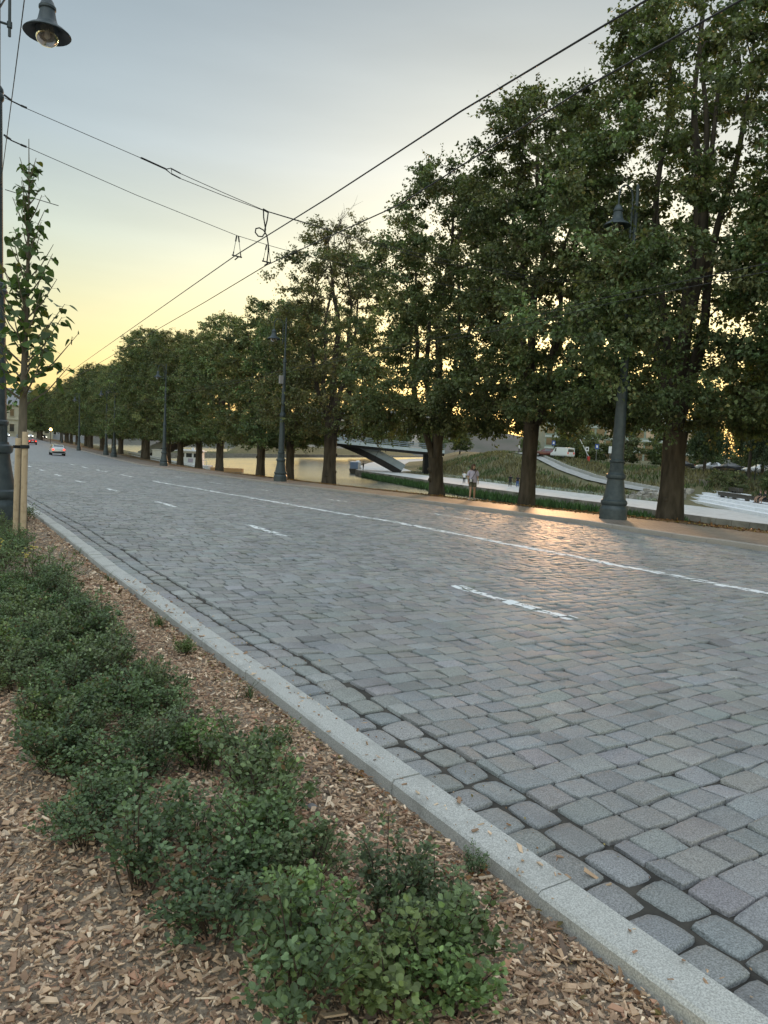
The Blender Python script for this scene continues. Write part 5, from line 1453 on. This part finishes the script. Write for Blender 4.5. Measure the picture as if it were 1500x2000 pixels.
# ------------------------------------------------------------------ bridge
def bridge():
    t = empty('bridge', (62, 139, 0)); tag(t, 'grey steel bridge with a sloping box arch leg crossing the river', 'bridge')
    o0 = np.array([62, 139, 0])
    F0, F1 = np.array([83.6, 124.8]), np.array([41.5, 152.3])
    ax = (F1 - F0); Ls = np.linalg.norm(ax); ax /= Ls; sd = np.array([-ax[1], ax[0]])
    if sd[1] > 0: sd = -sd       # towards the camera
    up_ = M(); lo = M(); R1, R2 = [], []
    for t_ in np.linspace(-.02, 1.02, 40):
        z = -1.9 + 7.4 * 4 * t_ * (1 - t_) * (1 - .12 * abs(2 * t_ - 1))
        slope = 7.4 * 4 * (1 - 2 * t_) / Ls; c = F0 + ax * Ls * t_; nz = 1 / math.hypot(1, slope); nx = -slope * nz
        d1, d2 = 1.35, 1.2
        def pt(w, d): q = c + ax * nx * d + sd * w; return (q[0] - o0[0], q[1] - o0[1], z + nz * d)
        R1.append([pt(1.7, 0), pt(1.55, d1), pt(-1.55, d1), pt(-1.7, 0)])
        R2.append([pt(.75, -d2), pt(1.66, -.003), pt(-1.66, -.003), pt(-.75, -d2)])
    up_.loft(R1); up_.build('arch', MAT['bridge'], t); lo.loft(R2); lo.build('arch_underside', MAT['bridgedark'], t)
    j = M()
    for t_ in (.09, .2, .31): 
        k = int((t_ + .02) / 1.04 * 39); r = np.array(R1[k]); c = r.mean(0); j.loft([(c + (r - c) * 1.012 + np.array([ax[0], ax[1], 0]) * e) for e in (-.05, .05)])
    j.build('joint_plate', MAT['lampmetal'], t)
    P = [np.array([p[0], p[1]]) for p in ((91, 119.5), (86.5, 122.8), (74, 130.9), (62, 138.7), (50, 146.5), (41.2, 152.3))]
    Zt = [1.85, 2.0, 2.75, 3.1, 2.75, 2.0]
    dk, fs, rl = M(), M(), M(); Rd, Ra, Rb = [], [], []
    for p, z in zip(P, Zt):
        def q(w, zz): v = p + sd * w; return (v[0] - o0[0], v[1] - o0[1], zz)
        Rd.append([q(3.6, z - .95), q(4.6, z - .1), q(-4.6, z - .1), q(-3.6, z - .95)])
        Ra.append([q(4.62, z - .42), q(4.62, z + .18), q(4.45, z + .18), q(4.45, z - .42)])
        Rb.append([q(-4.45, z - .42), q(-4.45, z + .18), q(-4.62, z + .18), q(-4.62, z - .42)])
    dk.loft(Rd); dk.build('deck', MAT['bridgedark'], t); fs.loft(Ra); fs.loft(Rb); fs.build('fascia', MAT['deck'], t)
    for w in (4.5, -4.5):
        for a, b, za, zb in zip(P[:-1], P[1:], Zt[:-1], Zt[1:]):
            n = max(2, int(np.linalg.norm(b - a) / 1.6))
            for i in range(n):
                s = i / n; v = a + (b - a) * s + sd * w; z = za + (zb - za) * s
                rl.tube([(v[0] - o0[0], v[1] - o0[1], z + .1), (v[0] - o0[0], v[1] - o0[1], z + 1.2)], .03, 4, cap=False)
            for hh in (.5, .85, 1.2):
                va, vb = a + sd * w, b + sd * w; rl.tube([(va[0] - o0[0], va[1] - o0[1], za + hh), (vb[0] - o0[0], vb[1] - o0[1], zb + hh)], .035, 4, cap=False)
    rl.build('railing', MAT['bridge'], t)
    ab = M(); v = P[1] - o0[:2] + sd * .0; ab.box((v[0] + 2.6, v[1] - 1.7, -1.0), (2.6, 8.0, 4.0), math.atan2(ax[1], ax[0])); ab.build('abutment', MAT['stone'], t)
bridge()
# trees and pale houses seen under and over the deck
def house(x, y, w, d, z0, h, rz, wall, lab, floors=3, bays=6, roofh=3.0, name='house', win='glass', bayw=1.2):
    t = empty(name, (x, y, z0), rz); tag(t, lab, 'building')
    m = M(); m.box((0, 0, h / 2 - 1), (w, d, h + 2)); m.build('wall', MAT[wall], t)
    m = M(); a, b = w / 2 + .5, d / 2 + .5
    m.add([(-a, -b, h), (a, -b, h), (a, b, h), (-a, b, h), (-a * .55, 0, h + roofh), (a * .55, 0, h + roofh)], [(0, 1, 5, 4), (1, 2, 5), (2, 3, 4, 5), (3, 0, 4), (0, 3, 2, 1)])
    m.build('roof', MAT['roof'], t)
    m = M(); m.box((0, -d / 2 - .12, h - .25), (w + .5, .24, .5)); m.build('cornice', MAT[wall], t)
    fh = (h - 1.2) / floors
    for f in range(floors):
        for i in range(bays):
            px = -w / 2 + (i + .5) * w / bays; pz = .9 + f * fh + fh * .42
            m = M(); m.box((px, -d / 2 - .02, pz), (bayw, .06, fh * .56)); wd = m.build('window', MAT[win], t)
            m = M()
            for sx in (-1, 1): m.box((px + sx * (bayw / 2 + .09), -d / 2 - .05, pz), (.16, .12, fh * .56 + .3))
            m.box((px, -d / 2 - .05, pz + fh * .28 + .1), (bayw + .4, .14, .18)); m.box((px, -d / 2 - .08, pz - fh * .28 - .1), (bayw + .4, .2, .16))
            m.build('frame', MAT['whitecloth'], wd)
    return t
house(165, 300, 30, 14, 3, 12, -.45, 'paleplaster', 'pale pink long house beyond the bridge deck', 3, 8)
house(205, 330, 24, 14, 3, 14, -.5, 'greyplaster', 'grey-white house beyond the bridge, right of the pale pink one', 4, 6)
house(240, 360, 40, 16, 4, 17, -.5, 'paleplaster', 'wide pale block behind the tree trunks beyond the bridge', 5, 9)
for i, (x, y) in enumerate([(120, 250), (130, 262), (146, 272), (158, 285), (180, 300), (112, 240), (196, 318), (150, 240), (165, 255)]):
    zt = 2.0 if x > 148 and y < 260 else 5.0
    plant_tree(BUSH, x, y, zt - 1, i * 1.9, 1.2 + .3 * math.sin(i * 2), 'rounded tree far off beyond the bridge', 'bushy_tree', 'tree', 'far trees beyond the bridge')

for i, (x, y) in enumerate([(112, 152), (120, 163), (129, 176), (139, 188), (150, 203), (116, 172), (128, 190), (106, 142), (134, 168)]):
    plant_tree(BUSH, x, y, 1.9, i * 1.4, 1.0 + .35 * math.sin(i * 1.7), 'rounded tree on the far bank just beyond the bridge end', 'bushy_tree', 'tree', 'far trees beyond the bridge')
# green glass office block across the river
def office():
    a = np.array([152, 152.5]); b = np.array([190, 128.5]); d = (b - a); Lw = np.linalg.norm(d); rz = math.atan2(d[1], d[0])
    c = (a + b) / 2
    t = empty('office_building', (c[0], c[1], 1.0), rz); tag(t, 'modern green-grey office building with bands of windows seen behind the near lamp post', 'building')
    m = M(); m.box((0, 9, 6.5), (Lw, 18, 13)); m.box((Lw * .2, 10, 14.2), (Lw * .4, 10, 2.4)); m.build('wall', MAT['greenpanel'], t)
    for f in range(4):
        z = 1.9 + f * 3.2
        m = M(); m.box((0, -.12, z + 1.55), (Lw + .3, .3, .5)); m.build('floor_band', MAT['deck'], t)
        for i in range(16):
            x = -Lw / 2 + (i + .5) * Lw / 16
            w = M(); w.box((x, -.03, z + .1), (Lw / 16 * .78, .1, 1.9)); w.build('window', MAT['warmglass' if (i * 7 + f * 5) % 4 == 0 else 'glass'], t)
    m = M(); m.box((0, 9, 13.15), (Lw + .8, 18.8, .3)); m.build('roof', MAT['deck'], t)
office()
# the old building that closes the street
def palace():
    t = empty('old_building', (31, 345, -.6), .10); tag(t, 'cream classical building with an arched doorway closing the far end of the street', 'building')
    m = M(); m.box((0, 6, 6), (46, 12, 14)); m.build('wall', MAT['cream'], t)
    m = M(); a, b = 23.6, 6.6; m.add([(-a, 6 - b, 13), (a, 6 - b, 13), (a, 6 + b, 13), (-a, 6 + b, 13), (-a * .7, 6, 20), (a * .7, 6, 20)], [(0, 1, 5, 4), (1, 2, 5), (2, 3, 4, 5), (3, 0, 4), (0, 3, 2, 1)]); m.build('roof', MAT['roof'], t)
    for z, d in ((7.0, .5), (12.8, .9)):
        m = M(); m.box((0, -.1, z), (46.4, d, .5)); m.build('cornice', MAT['cream'], t)
    for i in range(10):
        x = -20.5 + i * 4.55
        if i == 5:
            m = M(); pts = [(x - 1.5, 0), (x + 1.5, 0)] + [(x + 1.5 * math.cos(q), 4.4 + 1.5 * math.sin(q)) for q in np.linspace(0, PI, 9)]
            m.loft([[(px, yy, pz) for px, pz in pts] for yy in (-.25, .1)]); dr = m.build('door', MAT['bridgedark'], t)
            m = M(); q = [(x + 1.8 * math.cos(a), 4.4 + 1.8 * math.sin(a)) for a in np.linspace(0, PI, 9)]
            for (x0, z0), (x1, z1) in zip(q[:-1], q[1:]): m.tube([(x0, -.2, z0), (x1, -.2, z1)], .22, 4)
            for s in (-1, 1): m.box((x + s * 1.8, -.2, 2.2), (.45, .4, 4.4))
            m.build('door_frame', MAT['cream'], dr)
        else:
            m = M(); m.box((x, -.04, 3.4), (1.7, .1, 3.0)); w = m.build('window', MAT['glass'], t); m = M(); m.box((x, -.1, 5.1), (2.3, .3, .3)); m.box((x, -.1, 1.75), (2.2, .3, .2)); m.build('frame', MAT['cream'], w)
        m = M(); m.box((x, -.04, 9.7), (1.5, .1, 2.8)); w = m.build('window', MAT['glass'], t); m = M(); m.box((x, -.1, 11.3), (2.1, .3, .3)); m.box((x, -.1, 8.15), (2.0, .3, .2)); m.build('frame', MAT['cream'], w)
    for i in range(4):
        m = M(); m.lathe([(.6, 0), (.6, .4), (.45, .5), (.40, 6.2), (.55, 6.4), (.6, 6.75)], 14, (-9 + i * 4.2 - 1.2, -1.4, 0)); m.build('column', MAT['whitecloth'], t, True, 40)
palace()
house(56, 356, 24, 14, -.5, 15, .12, 'greyplaster', 'grey-lilac town house right of the cream classical building', 4, 6, 4.0)
house(22, 395, 26, 16, 0, 24, .1, 'greyplaster', 'tall grey-blue building rising behind the cream classical one', 5, 6, 7.0)

# traffic signal at the end of the street
t = empty('traffic_signal', (31.2, 205, float(G(31, 205)))); tag(t, 'traffic signal showing amber at the far end of the street', 'traffic light')
m = M(); m.lathe([(.09, 0), (.07, 4.2)], 10); m.build('pole', MAT['darkmetal'], t)
m = M(); m.box((0, -.1, 3.6), (.5, .35, 1.2), ch=.05); m.build('housing', MAT['darkmetal'], t)
m = M()
V = [(.30 * math.cos(2 * PI * k / 16), -.3, 3.65 + .30 * math.sin(2 * PI * k / 16)) for k in range(16)]; m.add(V, [tuple(range(15, -1, -1))]); m.build('lamp', MAT['amber'], t)

# things on the street across the river
bx_, by_ = 101.6, 91.0; bz_ = st_z(bx_, by_)
t = empty('barrier_gate', (bx_, by_, bz_)); tag(t, 'raised white barrier boom on a red post across the river', 'barrier')
m = M(); m.box((0, 0, .5), (.35, .35, 1.0), ch=.03); m.build('post', MAT['signred'], t)
m = M(); m.tube([(0, 0, .9), (-1.5, .95, 3.9)], .06, 6); m.build('boom', MAT['signwhite'], t)
def sign(x, y, h, w, hh, mat, lab, mark=None):
    z = st_z(x, y); t = empty('road_sign', (x, y, z), -.55); tag(t, lab, 'sign')
    m = M(); m.tube([(0, 0, -.2), (0, 0, h)], .035, 6); m.build('pole', MAT['greycloth'], t)
    m = M(); m.box((0, -.05, h - hh / 2), (w, .03, hh), ch=.01); p = m.build('panel', MAT[mat], t)
    if mark:
        m = M(); m.box((0, -.075, h - hh / 2), (w * .45, .01, hh * .5)); m.build('symbol', MAT[mark], p)
sign(101.9, 91.8, 2.6, .62, .75, 'signwhite', 'square white sign with a dark symbol beside the raised barrier', 'cardark')
sign(106, 93.2, 3.3, .7, .9, 'signblue', 'blue sign with a white panel right of the raised barrier', 'signwhite')
sign(103.8, 88.2, 3.1, .65, 1.2, 'signwhite', 'tall white sign farther right of the raised barrier')
sign(108, 106, 3.2, .7, .9, 'signblue', 'blue sign above the white van across the river', 'signwhite')
t = empty('park_lamp', (89.8, 53.2, float(rbz(89.8, 53.2)))); tag(t, 'slim dark park lamp with flat white heads across the river', 'street lamp')
m = M(); m.lathe([(.09, -.3), (.06, 6.3)], 10); m.build('pole', MAT['darkmetal'], t)
for z in (6.2, 5.6):
    for s in (-1, 1):
        m = M(); m.tube([(0, 0, z - .1), (s * .35 * .84, -s * .35 * .54, z)], .025, 5); m.box((s * .38 * .84, -s * .38 * .54, z + .02), (.42, .3, .08), -.57); m.build('lamp_head', MAT['signwhite'], t)
# young staked trees planted on the far slope
for i, (x, y, lab) in enumerate([(81.6, 45.8, 'left'), (81.2, 44.4, 'right')]):
    z = float(rbz(x, y)); m = M()
    for k in range(3):
        m.tube([(x + .4 * math.cos(k * 2.1), y + .4 * math.sin(k * 2.1), z - .2), (x + .4 * math.cos(k * 2.1), y + .4 * math.sin(k * 2.1), z + 2.0)], .05, 6)
    tag(m.build('stake_frame', MAT['stake']), lab + ' set of three pale stakes above the two seated people', 'stakes')

# kiosk boat on the river and the stairs down the bank
def kiosk():
    t = empty('river_kiosk', (45.4, 137.6, -4.0), -.55); tag(t, 'white kiosk on a pontoon by the river, seen between two tree trunks', 'kiosk')
    m = M(); m.box((0, 0, .45), (7.5, 4.2, 1.0), ch=.1); m.build('pontoon', MAT['whitecloth'], t)
    m = M(); m.box((0, 0, 2.2), (4.4, 3.0, 2.5)); m.build('cabin', MAT['white'], t)
    m = M(); m.box((0, 0, 3.52), (5.2, 3.8, .14)); m.box((0, 0, 3.68), (4.4, 3.0, .2)); m.box((.4, 0, 3.95), (.5, .5, .4)); m.build('roof', MAT['white'], t)
    for x in (-1.4, 0, 1.4):
        m = M(); m.box((x, -1.51, 2.75), (1.05, .06, .75)); m.build('window', MAT['glass'], t)
    m = M(); m.box((.3, -1.53, 1.8), (.9, .05, .7)); m.build('poster', MAT['lilac'], t)
    m = M(); m.box((1.7, -1.53, 1.8), (.5, .05, .8)); m.build('poster', MAT['signred'], t)
    m = M()
    for x in (-3.4, -2.4, 2.4, 3.4): m.tube([(x, -2.0, .9), (x, -2.0, 1.9)], .04, 5)
    m.tube([(-3.4, -2, 1.9), (-2.4, -2, 1.9)], .04, 5); m.tube([(2.4, -2, 1.9), (3.4, -2, 1.9)], .04, 5); m.build('railing', MAT['whitecloth'], t)
kiosk()
m = M(); m.box((0, 0, 1.0), (2.2, 1.8, 2.0)); m.box((0, 0, 2.06), (2.4, 2.0, .12)); m.box((0, -.92, 1.2), (1.5, .06, .9), col=(1, 1, 1))
o = m.build('ticket_booth', MAT['white']); o.location = (40.3, 140.4, -2.6); o.rotation_euler = (0, 0, -.55); tag(o, 'small white booth on the bank left of the river kiosk', 'booth')
m = M(); m.box((0, 0, 0), (9.0, 1.6, 1.5)); o = m.build('glint_slab', MAT['sunglint']); o.location = (50.2, 135.4, -4.1); o.rotation_euler = (0, 0, -.55); tag(o, 'low ochre slab painted as sunlight reflected on the water beside the white kiosk', 'glint_slab')  # added slab whose orange stands in for the sun's reflection on the river
def stairs(x0, y0, x1, y1, lab):
    m = M(); n = 22; a = np.array([x0, y0]); b = np.array([x1, y1]); rz = math.atan2(b[1] - a[1], b[0] - a[0])
    za = float(bankz(np.array(x0), np.array(y0))) + .15; zb = -3.6
    for i in range(n):
        p = a + (b - a) * (i + .5) / n; z = za + (zb - za) * (i + 1) / n
        m.box((p[0], p[1], z - .2), (np.linalg.norm(b - a) / n + .02, 2.0, .5), rz)
    d = (b - a) / np.linalg.norm(b - a); s = np.array([-d[1], d[0]])
    for w in (-1.15, 1.15):
        pa, pb = a + s * w, b + s * w; m.tube([(*pa, za + .35), (*pb, zb + .35)], .16, 4)
    tag(m.build('stairs', MAT['prom']), lab, 'stairs')
stairs(33.2, 133.5, 44, 126.5, 'pale concrete stairs with side walls running down the grassy bank')
# moored boat at the tip of the promenade
t = empty('river_boat', (85.6, 144.6, -4.0), .95); t.scale = (.8, .8, .8); tag(t, 'dark moored river boat with a white canopy beyond the promenade tip', 'boat')
m = M(); m.loft([[(x, -w, 1.3), (x, -w * .8, .2), (x, 0, -.3), (x, w * .8, .2), (x, w, 1.3)] for x, w in ((-5, 1.3), (-2, 1.5), (2, 1.5), (4, 1.0), (5, .2))]); m.build('hull', MAT['cardark'], t)
m = M(); m.box((0, 0, 3.1), (7, 2.6, .12), ch=.05)
for i in range(5): m.lathe([(.3, 0), (.28, .25), (.05, .4)], 8, (-3 + i * 1.5, -.6, 3.15))
m.build('canopy', MAT['whitecloth'], t)
m = M()
for x in (-3.2, -1, 1.2, 3.2):
    for y in (-1.2, 1.2): m.tube([(x, y, 1.2), (x, y, 3.1)], .05, 5)
m.build('canopy_post', MAT['whitecloth'], t)
m = M(); m.box((-4, 0, 2.2), (1.6, 2.2, 1.9), ch=.1); m.build('cabin', MAT['carblue'], t)

# ------------------------------------------------------------------ light
AZ, EL = math.radians(45.0), math.radians(7.0)
w = bpy.data.worlds.new('World'); scene.world = w; w.use_nodes = True
nt = w.node_tree; nt.nodes.clear()
out = nt.nodes.new('ShaderNodeOutputWorld'); bg = nt.nodes.new('ShaderNodeBackground'); sky = nt.nodes.new('ShaderNodeTexSky')
sky.sky_type = 'NISHITA'; sky.sun_disc = False; sky.sun_elevation = EL; sky.sun_rotation = AZ
sky.altitude = 0; sky.air_density = 1.0; sky.dust_density = 1.5; sky.ozone_density = 1.5
# broad twilight glow: the physical sky with its range compressed, tinted by height above the horizon
gm = nt.nodes.new('ShaderNodeGamma'); gm.inputs[1].default_value = .5; nt.links.new(sky.outputs[0], gm.inputs[0])
tcw = nt.nodes.new('ShaderNodeTexCoord'); sx = nt.nodes.new('ShaderNodeSeparateXYZ'); nt.links.new(tcw.outputs['Generated'], sx.inputs[0])
rmp = nt.nodes.new('ShaderNodeValToRGB'); nt.links.new(sx.outputs[2], rmp.inputs[0])
els = rmp.color_ramp.elements
SKY = [(0, (.49, .365, .205)), (.09, (.455, .39, .225)), (.16, (.44, .41, .275)), (.24, (.395, .40, .335)), (.34, (.33, .35, .342)), (.52, (.265, .29, .294)), (.75, (1.06, .965, .86)), (1, (1.14, 1.01, .88))]  # last two stops, overhead and out of view, raised as extra fill
els[0].position, els[1].position = SKY[0][0], SKY[-1][0]; els[0].color = (*SKY[0][1], 1); els[1].color = (*SKY[-1][1], 1)
for q, c in SKY[1:-1]:
    e = els.new(q); e.color = (*c, 1)
mw = nt.nodes.new('ShaderNodeMix'); mw.data_type = 'RGBA'; mw.blend_type = 'MULTIPLY'; mw.inputs[0].default_value = 1
nt.links.new(gm.outputs[0], mw.inputs[6]); nt.links.new(rmp.outputs[0], mw.inputs[7])
# the unseen eastern sky behind the camera is brightened to fill the foreground
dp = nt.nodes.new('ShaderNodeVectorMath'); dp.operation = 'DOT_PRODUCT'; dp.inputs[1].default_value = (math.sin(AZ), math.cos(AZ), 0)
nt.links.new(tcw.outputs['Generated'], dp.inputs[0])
# faint uneven haze
mpw = nt.nodes.new('ShaderNodeMapping'); mpw.inputs['Scale'].default_value = (1.2, 1.2, 7); nt.links.new(tcw.outputs['Generated'], mpw.inputs[0])
nzw = nt.nodes.new('ShaderNodeTexNoise'); nzw.inputs['Scale'].default_value = 1.6; nzw.inputs['Detail'].default_value = 5; nt.links.new(mpw.outputs[0], nzw.inputs['Vector'])
hzr = nt.nodes.new('ShaderNodeMapRange'); hzr.inputs[1].default_value = .3; hzr.inputs[2].default_value = .7; hzr.inputs[3].default_value = .935; hzr.inputs[4].default_value = 1.065; nt.links.new(nzw.outputs[0], hzr.inputs[0])
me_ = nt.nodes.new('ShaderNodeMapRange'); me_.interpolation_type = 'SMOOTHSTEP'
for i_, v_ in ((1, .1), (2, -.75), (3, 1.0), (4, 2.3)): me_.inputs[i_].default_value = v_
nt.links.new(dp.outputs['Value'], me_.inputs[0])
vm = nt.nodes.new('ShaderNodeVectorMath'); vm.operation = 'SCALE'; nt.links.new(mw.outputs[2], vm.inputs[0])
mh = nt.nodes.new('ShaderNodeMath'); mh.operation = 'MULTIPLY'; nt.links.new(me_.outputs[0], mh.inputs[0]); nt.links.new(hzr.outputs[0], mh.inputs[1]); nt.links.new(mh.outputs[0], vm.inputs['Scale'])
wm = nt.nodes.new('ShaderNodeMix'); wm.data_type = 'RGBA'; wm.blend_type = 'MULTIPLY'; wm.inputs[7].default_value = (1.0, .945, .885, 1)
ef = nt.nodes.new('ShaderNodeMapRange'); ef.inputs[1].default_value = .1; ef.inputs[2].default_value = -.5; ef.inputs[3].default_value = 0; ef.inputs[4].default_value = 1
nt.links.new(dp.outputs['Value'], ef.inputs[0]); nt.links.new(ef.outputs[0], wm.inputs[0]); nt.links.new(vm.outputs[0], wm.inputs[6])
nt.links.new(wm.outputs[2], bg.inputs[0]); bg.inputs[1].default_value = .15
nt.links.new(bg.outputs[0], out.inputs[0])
sl = bpy.data.lights.new('sun', 'SUN'); sl.energy = .21; sl.angle = math.radians(4.5); sl.color = (1, .55, .27)
so = bpy.data.objects.new('sun', sl); COL.objects.link(so)
dv = Vector((math.sin(AZ) * math.cos(EL), math.cos(AZ) * math.cos(EL), math.sin(EL)))
so.rotation_euler = dv.to_track_quat('Z', 'Y').to_euler(); so.location = dv * 50

# ------------------------------------------------------------------ camera
cd = bpy.data.cameras.new('camera'); cam = bpy.data.objects.new('camera', cd); COL.objects.link(cam)
from mathutils import Matrix
S_ = .05; yaw = math.radians(33); r_ = math.atan(S_); hy = 842 + S_ * 700; p_ = math.atan((1000 - hy) * math.cos(r_) / 1450)
Rv = Vector((math.cos(yaw), -math.sin(yaw), 0)); Fv = Vector((math.sin(yaw), math.cos(yaw), 0)); Uv = Vector((0, 0, 1))
F2 = Fv * math.cos(p_) - Uv * math.sin(p_); U2 = Uv * math.cos(p_) + Fv * math.sin(p_)
R3 = Rv * math.cos(r_) + U2 * math.sin(r_); U3 = U2 * math.cos(r_) - Rv * math.sin(r_)
cam.matrix_world = Matrix(((R3.x, U3.x, -F2.x, 0), (R3.y, U3.y, -F2.y, 0), (R3.z, U3.z, -F2.z, 1.7), (0, 0, 0, 1)))
cd.sensor_fit = 'VERTICAL'; cd.sensor_height = 36; cd.lens = 1450 / 2000 * 36
cd.clip_start = .05; cd.clip_end = 9000
scene.camera = cam
scene.view_settings.view_transform = 'Standard'; scene.view_settings.look = 'None'
scene.view_settings.exposure = 2.75; scene.view_settings.gamma = 1.0
scene.render.resolution_x = 768; scene.render.resolution_y = 1024
